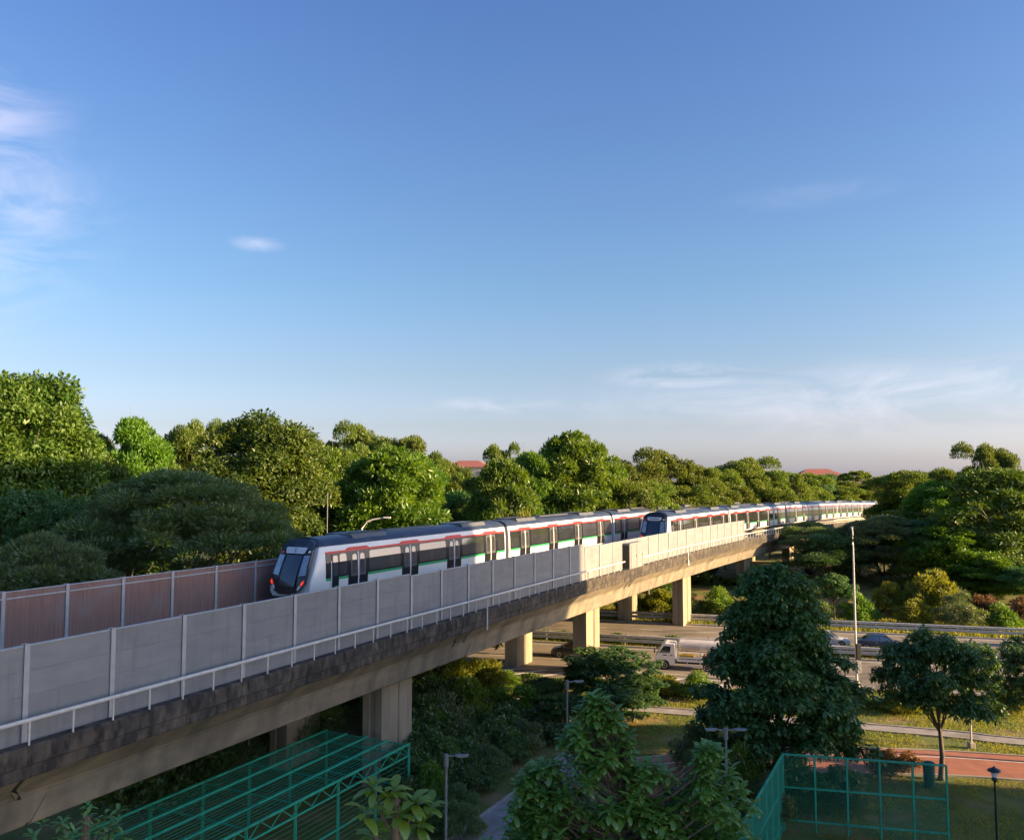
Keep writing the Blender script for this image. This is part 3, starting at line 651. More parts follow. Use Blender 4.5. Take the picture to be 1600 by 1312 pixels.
car('sedan_car', 'dark blue sedan on the far carriageway behind the tall lamp post', onroad(11.6, 89.0), RZE+math.pi, (0.03, 0.04, 0.07), SEDAN, (-1.15, -0.35, 1.0, 1.75, 0.92, 1.42), 4.4, 1.76, 'cars on the expressway')
car('sedan_car', 'dark car at the right edge of the photo on the expressway', onroad(29.0, 88.6), RZE+math.pi, (0.05, 0.05, 0.055), SEDAN, (-1.15, -0.35, 1.0, 1.75, 0.92, 1.42), 4.4, 1.76, 'cars on the expressway')
car('hatchback_car', 'dark green car passing below the pale tree trunk on the far carriageway', onroad(27.6, 94.6), RZE+math.pi, (0.03, 0.06, 0.055), HATCH, (-1.15, -0.25, 1.35, 1.85, 0.96, 1.50), 4.0, 1.72, 'cars on the expressway')
def lorry():
    loc = onroad(-5.6, 75.6); root = empty('flatbed_lorry', loc, RZE, 'small white flatbed lorry with a grey tank on its deck, driving left', 'lorry')
    wm = paint('lorry_white', (0.74, 0.72, 0.68), 0.4); gm = mat('tank_grey', (0.62, 0.58, 0.56), (0.52, 0.49, 0.47), 0.4, 2)
    # cab from a side outline
    side = [(-2.85, 0.42), (-1.15, 0.42), (-1.15, 2.18), (-1.95, 2.22), (-2.25, 2.12), (-2.72, 1.18), (-2.85, 1.05)]
    mb = MB(); mb.loft([[(x, -0.86, z) for x, z in side], [(x, 0.86, z) for x, z in side]]); cabo = fix_normals(mb.build('cab', wm, root, bevel=0.05))
    for sg in (-1, 1):
        win = [(-2.50, 1.36), (-1.55, 1.42), (-1.50, 1.98), (-2.08, 1.98), (-2.42, 1.52)]
        mb = MB(); mb.loft([[(x, sg*0.85, z) for x, z in win], [(x, sg*0.872, z) for x, z in win]]); fix_normals(mb.build('side_window', M['glass'], root))
        mb = MB(); mb.box((-1.45, sg*0.866, 1.22), (0.2, 0.02, 0.06)); mb.build('door_handle', M['black'], root)
        mb = MB(); mb.box((-2.0, sg*0.866, 1.22), (0.34, 0.02, 0.07)); mb.build('door_badge', M['black'], root)
        mb = MB(); mb.box((-2.86, sg*1.0, 1.55), (0.10, 0.16, 0.34)); mb.build('mirror', M['black'], root, bevel=0.02)
        mb = MB(); mb.bar((-2.62, sg*0.84, 1.40), (-2.86, sg*1.0, 1.55), 0.03); mb.build('mirror_arm', M['black'], root)
        mb = MB(); mb.box((-2.865, sg*0.66, 0.86), (0.05, 0.26, 0.24)); mb.build('headlight', M['lampw'], root)
        for x in (-2.05, 1.55):
            mb = MB(); n = 16; mb.loft([[(x+0.44*math.cos(2*math.pi*k/n), sg*f, 0.40+0.44*math.sin(2*math.pi*k/n)) for k in range(n)] for f in (0.5, 0.864)]); 
            if x < 0: fix_normals(mb.build('wheel_arch', M['black'], root))
            wheel(root, x, sg*0.80, 0.36, 0.22, sg)
        # drop side of the bed with a line of dark lettering strokes
        mb = MB(); mb.box((1.0, sg*0.93, 0.98), (3.9, 0.05, 0.34)); ds = mb.build('drop_side', wm, root, bevel=0.01)
        mb = MB(); mb.box((0.5, sg*0.88, 0.42), (1.5, 0.05, 0.12)); mb.build('side_guard', wm, root)
        for xx in (-0.1, 1.0):
            mb = MB(); mb.box((xx, sg*0.87, 0.58), (0.06, 0.05, 0.36)); mb.build('guard_bracket', wm, root)
        if sg < 0:
            x = -0.75; rr = random.Random(4)
            while x < 1.55:
                w = rr.uniform(0.05, 0.16); mb = MB(); mb.box((x+w/2, -0.958, 0.99), (w, 0.008, 0.10)); mb.build('lettering', M['black'], ds); x += w+0.05
            mtx = Matrix.Translation((2.05, -0.959, 0.99)) @ Matrix.Rotation(math.pi/2, 4, 'X')
            text_mesh('Pte Ltd', 0.19, 'lettering', M['black'], ds, mtx)
    scr = [(-2.735, 1.22), (-2.29, 2.08)]
    mb = MB(); mb.add([(-2.765, -0.74, 1.24), (-2.765, 0.74, 1.24), (-2.325, 0.70, 2.05), (-2.325, -0.70, 2.05), (-2.70, -0.74, 1.24), (-2.70, 0.74, 1.24), (-2.26, 0.7, 2.05), (-2.26, -0.7, 2.05)], [(0, 1, 2, 3), (4, 5, 6, 7), (0, 1, 5, 4), (1, 2, 6, 5), (2, 3, 7, 6), (3, 0, 4, 7)]); fix_normals(mb.build('windscreen', M['glass'], root))
    mb = MB(); mb.box((0.2, 0, 0.56), (5.3, 0.8, 0.2)); mb.build('chassis', M['black'], root)
    mb = MB(); mb.box((1.0, 0, 0.78), (3.95, 1.86, 0.08)); mb.build('bed', wm, root)
    mb = MB(); mb.box((-2.86, 0, 0.52), (0.12, 1.7, 0.2)); mb.build('bumper', wm, root, bevel=0.03)
    for x in (-0.9, 1.0, 2.85):
        for sg in (-1, 1):
            mb = MB(); mb.box((x, sg*0.84, 1.56), (0.07, 0.07, 1.46)); mb.build('rack_post', wm, root)
        mb = MB(); mb.box((x, 0, 1.66), (0.06, 1.64, 0.06)); mb.build('rack_cross_bar', M['black'], root)
    for sg in (-1, 1):
        mb = MB(); mb.box((0.97, sg*0.84, 2.31), (3.85, 0.06, 0.05)); mb.build('rack_rail', wm, root)
        mb = MB(); mb.box((0.97, sg*0.84, 1.64), (3.85, 0.05, 0.05)); mb.build('rack_rail', M['black'], root)
    # tank lying in the rack
    n = 20; mb = MB(); prof = [(-0.86, 0.10), (-0.84, 0.50), (-0.76, 0.60), (0.95, 0.62), (2.64, 0.60), (2.74, 0.50), (2.78, 0.10)]
    mb.loft([[(x, r*math.cos(2*math.pi*k/n), 1.99+0.80*r*math.sin(2*math.pi*k/n)) for k in range(n)] for x, r in prof]); fix_normals(mb.build('tank', gm, root, smooth=True))
    def item(name, label, cat, dx, size, m, extra=None):
        p = root.matrix_basis @ Vector((dx, -0.6, 0.82)) if False else loc + Matrix.Rotation(RZE, 3, 'Z') @ Vector((dx, -0.62, 0.825))
        o = empty(name, p, RZE, label, cat)
        return o
    ym = mat('yellow_plastic', (0.75, 0.45, 0.03), (0.65, 0.38, 0.03), 0.5, 3); rm = mat('red_plastic', (0.5, 0.05, 0.03), None, 0.5)
    c = item('yellow_crate', 'long yellow box lying on the flatbed lorry behind the cab', 'crate', -0.15, None, None)
    mb = MB(); mb.box((0, 0, 0.22), (1.25, 0.42, 0.44)); mb.build('body', ym, c, bevel=0.03); mb = MB(); mb.box((0, 0, 0.465), (1.3, 0.46, 0.05)); mb.build('lid', ym, c)
    c = item('red_container', 'small red container standing amid the lorry deck', 'container', 1.35, None, None)
    mb = MB(); mb.tube([(0, 0, 0), (0, 0, 0.42), (0, 0, 0.50), (0, 0, 0.56)], [0.19, 0.19, 0.09, 0.08], 14); mb.build('body', rm, c, smooth=True); mb = MB(); mb.tube([(0, 0, 0.565), (0, 0, 0.62)], 0.10, 12); mb.build('cap', M['black'], c)
    c = item('yellow_drum', 'small yellow drum beside the red container on the lorry', 'drum', 1.85, None, None)
    mb = MB(); mb.tube([(0, 0, 0), (0, 0, 0.5)], [0.17, 0.17], 14); mb.build('body', ym, c, smooth=True); mb = MB(); mb.tube([(0, 0, 0.505), (0, 0, 0.56)], 0.12, 12); mb.build('cap', M['black'], c)
lorry()

# ------------------------------------------------------------------ guard rails
def guard_rail(name, label, n, a0, a1, rails, step=4.0):
    root = empty(name, ep(a0, n, 0), 0, label, 'guard rail', 'guard rails along the expressway'); o0 = ep(a0, n, 0)
    for z in rails:
        a = a0
        while a < a1-0.1:
            b = min(a+8.0, a1); mb = MB(); ys = [(-0.05, z-0.15), (-0.11, z-0.10), (-0.11, z-0.06), (-0.06, z), (-0.11, z+0.06), (-0.11, z+0.10), (-0.05, z+0.15), (-0.04, z+0.13), (-0.04, z-0.13)]
            mb.loft([[ep(q, n+y, zz)-o0 for y, zz in ys] for q in (a, b-0.015)]); fix_normals(mb.build('rail_beam', M['galv'], root)); a = b
    a = a0+0.5; me = None
    while a < a1:
        if me is None:
            mb = MB(); mb.box((0, 0, 0.42), (0.12, 0.10, 0.84+0.1), RZE); p = mb.build('post', M['galv'], root); me = p.data
        else: p = link('post', me, root)
        p.location = ep(a, n+0.04, 0.02)-o0; a += step
guard_rail('guard_rail', 'double guard rail on the median, right behind the white lorry', 84.4, -45, 75, (0.45, 0.86))
guard_rail('guard_rail', 'single guard rail along the hedge at the far side of the median', 85.9, -45, 75, (0.62,))
guard_rail('guard_rail', 'guard rail on the far side of the expressway below the bushes', 99.4, -60, 80, (0.45, 0.86))

# ------------------------------------------------------------------ lamps and poles
def tall_lamp():
    p = Vector((27.4, 68.0, 0)); root = empty('street_lamp', p, 0, 'tall white street lamp post on the near edge of the expressway', 'street lamp')
    mb = MB(); mb.tube([(0, 0, 0), (0, 0, 3.4), (0, 0, 11.2), (0.04, 0.10, 11.9), (0.15, 0.4, 12.25)], [0.10, 0.085, 0.06, 0.055, 0.05], 12); mb.build('pole', M['rail'], root, smooth=True)
    mb = MB(); mb.tube([(0.15, 0.4, 12.25), (0.72, 1.9, 12.4)], [0.05, 0.05], 8); mb.build('arm', M['rail'], root, smooth=True)
    mb = MB(); mb.box((0.87, 2.3, 12.41), (0.75, 0.24, 0.12), R(69)); mb.build('lamp_head', M['lampgrey'], root, bevel=0.04)
    mb = MB(); mb.box((0.14, -0.12, 2.75), (0.36, 0.22, 1.25), R(10)); mb.build('control_box', M['black'], root, bevel=0.02)
    mb = MB(); mb.box((0.14, -0.12, 1.55), (0.34, 0.2, 0.95), R(10)); mb.build('control_box', M['lampgrey'], root, bevel=0.02)
    mb = MB(); mb.tube([(0, 0, 0), (0, 0, 0.5)], 0.24, 12); mb.build('base', M['kerb'], root)
tall_lamp()
def path_lamp(label, p, h, arms):
    root = empty('path_lamp', p, 0, label, 'street lamp', 'lamps along the footpaths')
    mb = MB(); mb.tube([(0, 0, 0), (0, 0, 1.0), (0, 0, h)], [0.075, 0.06, 0.05], 10); mb.build('pole', M['lampgrey'], root, smooth=True)
    mb = MB(); mb.tube([(0, 0, h-0.45), (0, 0, h+0.04)], 0.10, 10); mb.build('collar', M['lampgrey'], root)
    for dx, dy in arms:
        mb = MB(); mb.bar((dx*0.08, dy*0.08, h-0.04), (dx*0.42, dy*0.42, h-0.02), 0.05); mb.build('arm', M['lampgrey'], root)
        mb = MB(); mb.box((dx*0.66, dy*0.66, h-0.01), (0.56, 0.2, 0.07), math.atan2(dy, dx)); hd = mb.build('lamp_head', M['lampgrey'], root, bevel=0.02)
        mb = MB(); mb.box((dx*0.68, dy*0.68, h-0.055), (0.40, 0.14, 0.02), math.atan2(dy, dx)); mb.build('diffuser', M['lampw'], hd)
    mb = MB(); mb.tube([(0, 0, 0), (0, 0, 0.06)], 0.16, 12); mb.build('base_plate', M['lampgrey'], root)
path_lamp('grey path lamp with one arm, beside the grey footpath at the bottom', (-2.75, 36.0, 0.0), 4.95, [(1, 0.05)])
path_lamp('grey path lamp with one arm, behind the leafy whorled tree', (3.1, 48.2, 0.0), 5.1, [(1, 0.1)])
path_lamp('grey path lamp with two flat heads, left of the green mesh fence', (9.7, 39.0, 0.0), 5.15, [(1, 0), (-1, 0)])
def lantern():
    root = empty('garden_lantern', (20.7, 37.0, 0), 0, 'black garden lantern on a slim post on the lawn at right', 'street lamp')
    mb = MB(); mb.tube([(0, 0, 0), (0, 0, 3.55)], [0.05, 0.04], 8); mb.build('pole', M['black'], root)
    mb = MB(); mb.tube([(0, 0, 3.5), (0, 0, 3.62), (0, 0, 3.72)], [0.04, 0.13, 0.09], 8); mb.build('cup', M['black'], root)
    mb = MB(); mb.tube([(0, 0, 3.72), (0, 0, 3.96)], [0.09, 0.17], 6); mb.build('lamp_glass', M['lampw'], root)
    mb = MB(); mb.tube([(0, 0, 3.965), (0, 0, 4.02), (0, 0, 4.12), (0, 0, 4.18)], [0.28, 0.26, 0.06, 0.02], 10); mb.build('cap', M['black'], root)
lantern()
def arc_lamp():
    root = empty('street_lamp', (-13.95, 78, 0.25), 0, 'cream street lamp with a curved arm rising behind the train roof', 'street lamp')
    mb = MB(); mb.tube([(0, 0, 0), (0, 0, 10.4), (0.1, 0, 11.6), (0.5, 0, 12.2), (1.1, 0, 12.45), (2.1, 0, 12.6)], [0.12, 0.10, 0.09, 0.08, 0.07, 0.06], 10); mb.build('pole', M['rail'], root, smooth=True)
    mb = MB(); mb.box((2.4, 0, 12.62), (0.7, 0.26, 0.14)); mb.build('lamp_head', M['rail'], root, bevel=0.04)
    root = empty('lamp_mast', (-16.3, 74.5, 0), 0, 'thin grey mast against the trees left of the curved lamp', 'mast')
    mb = MB(); mb.tube([(0, 0, 0), (0, 0, 15.2)], [0.08, 0.035], 8); mb.build('pole', M['lampgrey'], root, smooth=True)
    mb = MB(); mb.tube([(0, 0, 0), (0, 0, 0.3)], 0.2, 8); mb.build('base', M['kerb'], root)
    root = empty('sign_pole', (28.2, 52.8, 0), 0, 'slim white pole on a concrete foot in the sunny grass verge', 'pole')
    mb = MB(); mb.tube([(0, 0, 0), (0, 0, 4.6)], [0.06, 0.05], 8); mb.build('pole', M['rail'], root)
    mb = MB(); mb.box((0, 0, 0.16), (0.36, 0.36, 0.36)); mb.build('foot', M['kerb'], root, bevel=0.04)
    root = empty('round_sign', (12.35, 53.0, 0), R(-20), 'round red traffic sign on a pale post beside the dark conical tree', 'sign')
    mb = MB(); mb.tube([(0, 0, 0), (0, 0, 2.36)], 0.035, 8); mb.build('post', M['rail'], root)
    n = 20; mb = MB(); mb.loft([[(0.28*math.cos(2*math.pi*k/n), y, 2.1+0.28*math.sin(2*math.pi*k/n)) for k in range(n)] for y in (-0.07, -0.04)]); fix_normals(mb.build('sign_disc', M['tred'], root))
arc_lamp()

# ------------------------------------------------------------------ green cage under the viaduct, green mesh fence
def cage():
    s0, s1, o0, o1, zt = -4.0, 21.6, 0.35, 5.6, 3.0
    root = empty('green_cage', (0, 0, 0), 0, 'green steel cage with a barred flat roof below the viaduct', 'cage')
    def P(s, o, z): return tp(s, o, 0) + Vector((0, 0, z))
    for o in np.linspace(o0, o1, 5):                                     # long roof beams
        mb = MB(); mb.bar(P(s0, o, zt+0.02), P(s1, o, zt+0.02), 0.10, 0.10); mb.build('roof_beam', M['green'], root)
    ns = 9
    for i in range(ns+1):
        s = s0+(s1-s0)*i/ns
        mb = MB(); mb.bar(P(s, o0-0.0, zt-0.06), P(s, o1, zt-0.06), 0.05, 0.05); mb.build('roof_crossbar', M['green'], root)
        for o in (o0, o1):
            mb = MB(); mb.bar(P(s, o, 0.0), P(s, o, zt-0.03), 0.11, 0.11); mb.build('upright', M['green'], root)
    mb = MB()                                                            # the thin bars and netting lying on the roof
    for o in np.arange(o0+0.12, o1, 0.24): mb.bar(P(s0, o, zt+0.0), P(s1, o, zt+0.0), 0.022, 0.022)
    for s in np.arange(s0, s1, 0.5): mb.bar(P(s, o0, zt-0.01), P(s, o1, zt-0.01), 0.010, 0.010)
    mb.build('roof_bars', M['teal'], root, kind='stuff')
    for z in (zt-0.55, 0.9):
        mb = MB(); mb.bar(P(s0, o0, z), P(s1, o0, z), 0.07, 0.07); mb.build('chord', M['green'], root)
        mb = MB(); mb.bar(P(s1, o0, z), P(s1, o1, z), 0.06, 0.06); mb.build('chord', M['green'], root)
    k = int((s1-s0)/0.62)
    for i in range(k):                                                   # lattice between roof edge and chord
        a, b = s0+(s1-s0)*i/k, s0+(s1-s0)*(i+1)/k
        z0, z1 = (zt-0.52, zt-0.05) if i % 2 else (zt-0.05, zt-0.52)
        mb = MB(); mb.bar(P(a, o0, z0), P(b, o0, z1), 0.035, 0.035); mb.build('lattice', M['green'], root)
    mb = MB()
    for z in np.arange(0.2, zt-0.6, 0.22): mb.bar(P(s0, o0+0.03, z), P(s1, o0+0.03, z), 0.014, 0.014)
    for z in np.arange(0.2, zt-0.1, 0.22): mb.bar(P(s1-0.02, o0, z), P(s1-0.02, o1, z), 0.014, 0.014)
    mb.build('wall_bars', M['teal'], root, kind='stuff')
cage()
def mesh_fence():
    A, B, C = Vector((12.8, 40.7, 0)), Vector((19.7, 39.1, 0)), Vector((5.6, 26.6, 0)); h = 3.5
    root = empty('mesh_fence', A, 0, 'green mesh fence with square frame grid around the lawn', 'fence')
    def side(P, Q, bays, close):
        d = Q-P
        for i in range(bays+1):
            if i == 0 and close: continue
            q = P+d*i/bays-A; mb = MB(); mb.bar(q, q+Vector((0, 0, h)), 0.08, 0.08); mb.build('post', M['green'], root)
        for z in (h, h-1.5, h-3.0):
            mb = MB(); mb.bar(P-A+Vector((0, 0, z)), Q-A+Vector((0, 0, z)), 0.075, 0.075); mb.build('rail', M['green'], root)
        mb = MB(); n = int(d.length/0.06)
        for i in range(n):
            q = P+d*(i+0.5)/n-A; mb.bar(q+Vector((0, 0, 0.05)), q+Vector((0, 0, h)), 0.008, 0.008)
        for z in np.arange(0.05, h, 0.06 if close else 0.12): mb.bar(P-A+Vector((0, 0, z)), Q-A+Vector((0, 0, z)), 0.007, 0.007)
        mb.build('wire_mesh', M['teal'], root, kind='stuff')
    side(A, B, 5, False); side(A, C, 11, True)
mesh_fence()
def litter_bin():
    root = empty('litter_bin', (22.4, 46.3, 0), R(12), 'dark green rounded bin at the foot of the small street tree', 'bin')
    mb = MB(); pr = [(0, 0.24), (0.06, 0.29), (1.05, 0.32), (1.14, 0.32)]; n = 16
    mb.loft([[(r*math.cos(2*math.pi*k/n), 0.85*r*math.sin(2*math.pi*k/n), z) for k in range(n)] for z, r in pr]); mb.build('body', M['wgreen'], root, smooth=True)
    mb = MB(); mb.loft([[(r*math.cos(2*math.pi*k/n), 0.85*r*math.sin(2*math.pi*k/n), z) for k in range(n)] for z, r in ((1.145, 0.35), (1.23, 0.35), (1.31, 0.24), (1.33, 0.02))]); mb.build('lid', M['wgreen'], root, smooth=True)
litter_bin()
def ramp_wall():
    p = ep(8.0, 110.5, 0.3); root = empty('concrete_ramp', p, RZE, 'sloping grey concrete slab on the bank beside the far column', 'ramp')
    mb = MB(); mb.hexa([(-3.2, -1.2, 0), (2.8, -1.2, 0), (2.8, 1.2, 0), (-3.2, 1.2, 0), (-3.0, -1.0, 0.7), (2.6, -1.0, 2.6), (2.6, 1.1, 2.6), (-3.0, 1.1, 0.7)]); mb.build('slab', M['col'], root)
    mb = MB(); mb.hexa([(-3.1, -1.05, 0.68), (2.7, -1.05, 2.63), (2.7, -0.9, 2.63), (-3.1, -0.9, 0.68), (-3.1, -1.05, 0.9), (2.7, -1.05, 2.85), (2.7, -0.9, 2.85), (-3.1, -0.9, 0.9)]); mb.build('kerb', M['kerb'], root)
ramp_wall()

# ------------------------------------------------------------------ buildings: two roofs beyond the trees, and an unseen tower added to shade the near half of the scene
def house(name, label, p, rz, w, d, h, rh):
    root = empty(name, p, rz, label, 'building')
    mb = MB(); mb.box((0, 0, h/2), (w, d, h)); mb.build('wall', M['wallcream'], root)
    mb = MB(); o = 0.8; mb.add([(-w/2-o, -d/2-o, h), (w/2+o, -d/2-o, h), (w/2+o, d/2+o, h), (-w/2-o, d/2+o, h), (-w/2+d*0.35, 0, h+rh), (w/2-d*0.35, 0, h+rh)], [(0, 1, 5, 4), (1, 2, 5), (2, 3, 4, 5), (3, 0, 4), (3, 2, 1, 0)]); mb.build('roof', M['roofred'], root)
    n = int(w/3.2)
    for i in range(n):
        for z in np.arange(h-1.8, h-8, -3.0):
            mb = MB(); mb.box((-w/2+(i+0.5)*w/n, -d/2-0.03, z), (1.5, 0.1, 1.3)); f = mb.build('window', M['glass'], root)
    return root
house('red_roof_house', 'red tiled roof peeping over the trees left of the two-crowned dark tree', (-12.3, 240, 0), R(-10), 12, 9, 19.6, 1.9)
house('red_roof_block', 'red hipped roof above the far treeline at right', (109, 300, 0), R(-8), 14, 10, 17.6, 2.2)
def tower():
    c = Vector((0.97, -0.2425, 0)); u = Vector((0.2425, 0.97, 0)); rz = math.atan2(c.y, c.x)
    # local x runs towards the sun, local y across it; origin 78 m out
    org = c*78; root = empty('shade_tower', org, rz, 'tall pale tower block, unseen at right, added to shade the near viaduct', 'building')
    mb = MB(); mb.box((9, 28.65, 26.5), (18, 45.3, 53)); mb.build('main_block', M['wallcream'], root)
    mb = MB(); mb.box((9, 51.31+3.4, 41.25), (16, 6.8, 23.5)); mb.build('shade_wing', M['wallcream'], root)  # wings added and stepped to shape the shadow edge on the viaduct
    mb = MB(); mb.box((9, 58.12+2.8, 43.0), (16, 5.6, 20)); mb.build('upper_shade_wing', M['wallcream'], root)
    mb = MB(); mb.box((9, 28.65, 53.6), (18.8, 46, 1.2)); mb.build('roof_slab', M['kerb'], root)
    for fl in range(16):
        mb = MB(); mb.box((-0.05, 28.65, 4.5+fl*3.0), (0.12, 43.6, 1.3)); mb.build('window_band', M['glass'], root)
tower()
#@@TREES@@
# ------------------------------------------------------------------ vegetation
def norm(a): return a/np.maximum(np.linalg.norm(a, axis=-1, keepdims=True), 1e-9)
def leaf_mesh(name, base, axis, side_hint, Ln, Wd, rnd, m, fold=0.25):
    """diamond leaves, two triangles each, folded along the midrib"""
    n = len(base); axis = norm(axis); side = norm(np.cross(axis, side_hint)); nrm = np.cross(side, axis)
    mid = base + axis*(Ln*0.45)[:, None]
    l = mid + side*(Wd*0.5)[:, None] + nrm*(Wd*fold)[:, None]; r = mid - side*(Wd*0.5)[:, None] + nrm*(Wd*fold)[:, None]; tip = base + axis*Ln[:, None]
    V = np.stack([base, l, tip, r], 1).reshape(-1, 3).astype(np.float32)
    k = (np.arange(n)*4)[:, None]; F = np.concatenate([k+np.array([0, 1, 2]), k+np.array([0, 2, 3])], 1).reshape(-1).astype(np.int32)
    return raw_mesh(name, V, F, np.repeat(rnd, 4), m)
def raw_mesh(name, V, F, rnd, m):
    me = bpy.data.meshes.new(name); me.vertices.add(len(V)); me.vertices.foreach_set('co', V.reshape(-1))
    nt = len(F)//3; me.loops.add(len(F)); me.loops.foreach_set('vertex_index', F)
    me.polygons.add(nt); me.polygons.foreach_set('loop_start', np.arange(nt, dtype=np.int32)*3)
    me.update(calc_edges=True)
    a = me.attributes.new('rnd', 'FLOAT', 'POINT'); a.data.foreach_set('value', rnd.astype(np.float32))
    me.materials.append(m); return me
def curved_leaf_mesh(name, base, axis, hint, Ln, Wd, rnd, m, bend=0.5, seg=4):
    """larger leaves with a midrib, rounded outline and a downward bend"""
    n = len(base); axis = norm(axis); side = norm(np.cross(axis, hint)); nrm = np.cross(side, axis)
    ts = np.linspace(0, 1, seg+1); prof = np.sin(np.pi*np.clip(ts, 0, 1)**0.85)**0.8; prof[0] = 0.06; prof[-1] = 0.0
    rows = []
    for t, w in zip(ts, prof):
        c = base + axis*(Ln*t*(1-0.12*bend*t))[:, None] - nrm*(Ln*bend*t*t*0.45)[:, None]*np.sign(nrm[:, 2:3]+1e-6)
        up = nrm*np.sign(nrm[:, 2:3]+1e-6)
        l = c + side*(Wd*0.5*w)[:, None] + up*(Wd*0.10*w)[:, None]; r = c - side*(Wd*0.5*w)[:, None] + up*(Wd*0.10*w)[:, None]
        rows += [l, c, r]
    V = np.stack(rows, 1).reshape(-1, 3).astype(np.float32); per = 3*(seg+1); loc = []
    for i in range(seg):
        a = i*3
        for j in (0, 1): loc += [a+j, a+j+1, a+3+j+1, a+j, a+3+j+1, a+3+j]
    F = ((np.arange(n)*per)[:, None] + np.array(loc)).reshape(-1).astype(np.int32)
    return raw_mesh(name, V, F, np.repeat(rnd, per), m)
def limbs(mb, base_r, h0, targets, rng, wob=0.25, lean=(0, 0)):
    """tapered trunk that forks into limbs reaching the given crown points"""
    top = Vector((lean[0], lean[1], h0))
    mb.tube([(0, 0, -0.3), (0, 0, 0.15), (lean[0]*0.3+rng.uniform(-.1, .1), lean[1]*0.3, h0*0.45), top], [base_r*1.5, base_r*1.1, base_r*0.85, base_r*0.62], 9)
    for t in targets:
        t = Vector(t); mid = top.lerp(t, 0.5) + Vector((rng.uniform(-wob, wob), rng.uniform(-wob, wob), rng.uniform(0, wob)*1.5))
        r = base_r*rng.uniform(0.28, 0.45)
        mb.tube([top-Vector((0, 0, 0.25)), mid, t], [r, r*0.65, r*0.2], 6)
        for q in range(2):
            e = t + Vector((rng.uniform(-1, 1), rng.uniform(-1, 1), rng.uniform(-0.1, 0.9)))*wob*5
            mb.tube([mid.lerp(t, 0.35*q+0.2), mid.lerp(e, 0.7), e], [r*0.4, r*0.25, r*0.08], 5)
def clump_leaves(rng, C, Rr, n, flat=1.0, shell=0.35, out=1.0, up=0.3, down=0.0, rand=0.7):
    """points spread over the outer part of every clump, with leaf directions"""
    w = Rr**2; idx = rng.choice(len(C), n, p=w/w.sum())
    d = norm(rng.normal(size=(n, 3))); d[:, 2] = np.where(d[:, 2] < -0.35, -d[:, 2]*0.6, d[:, 2])
    rad = (1-shell*rng.rand(n)**1.3)[:, None]
    p = C[idx] + d*rad*Rr[idx][:, None]*np.array([1, 1, flat])
    ax = d*out + rng.normal(size=(n, 3))*rand + np.array([0, 0, up-down])
    return p, ax, d, idx
KINDS = {}
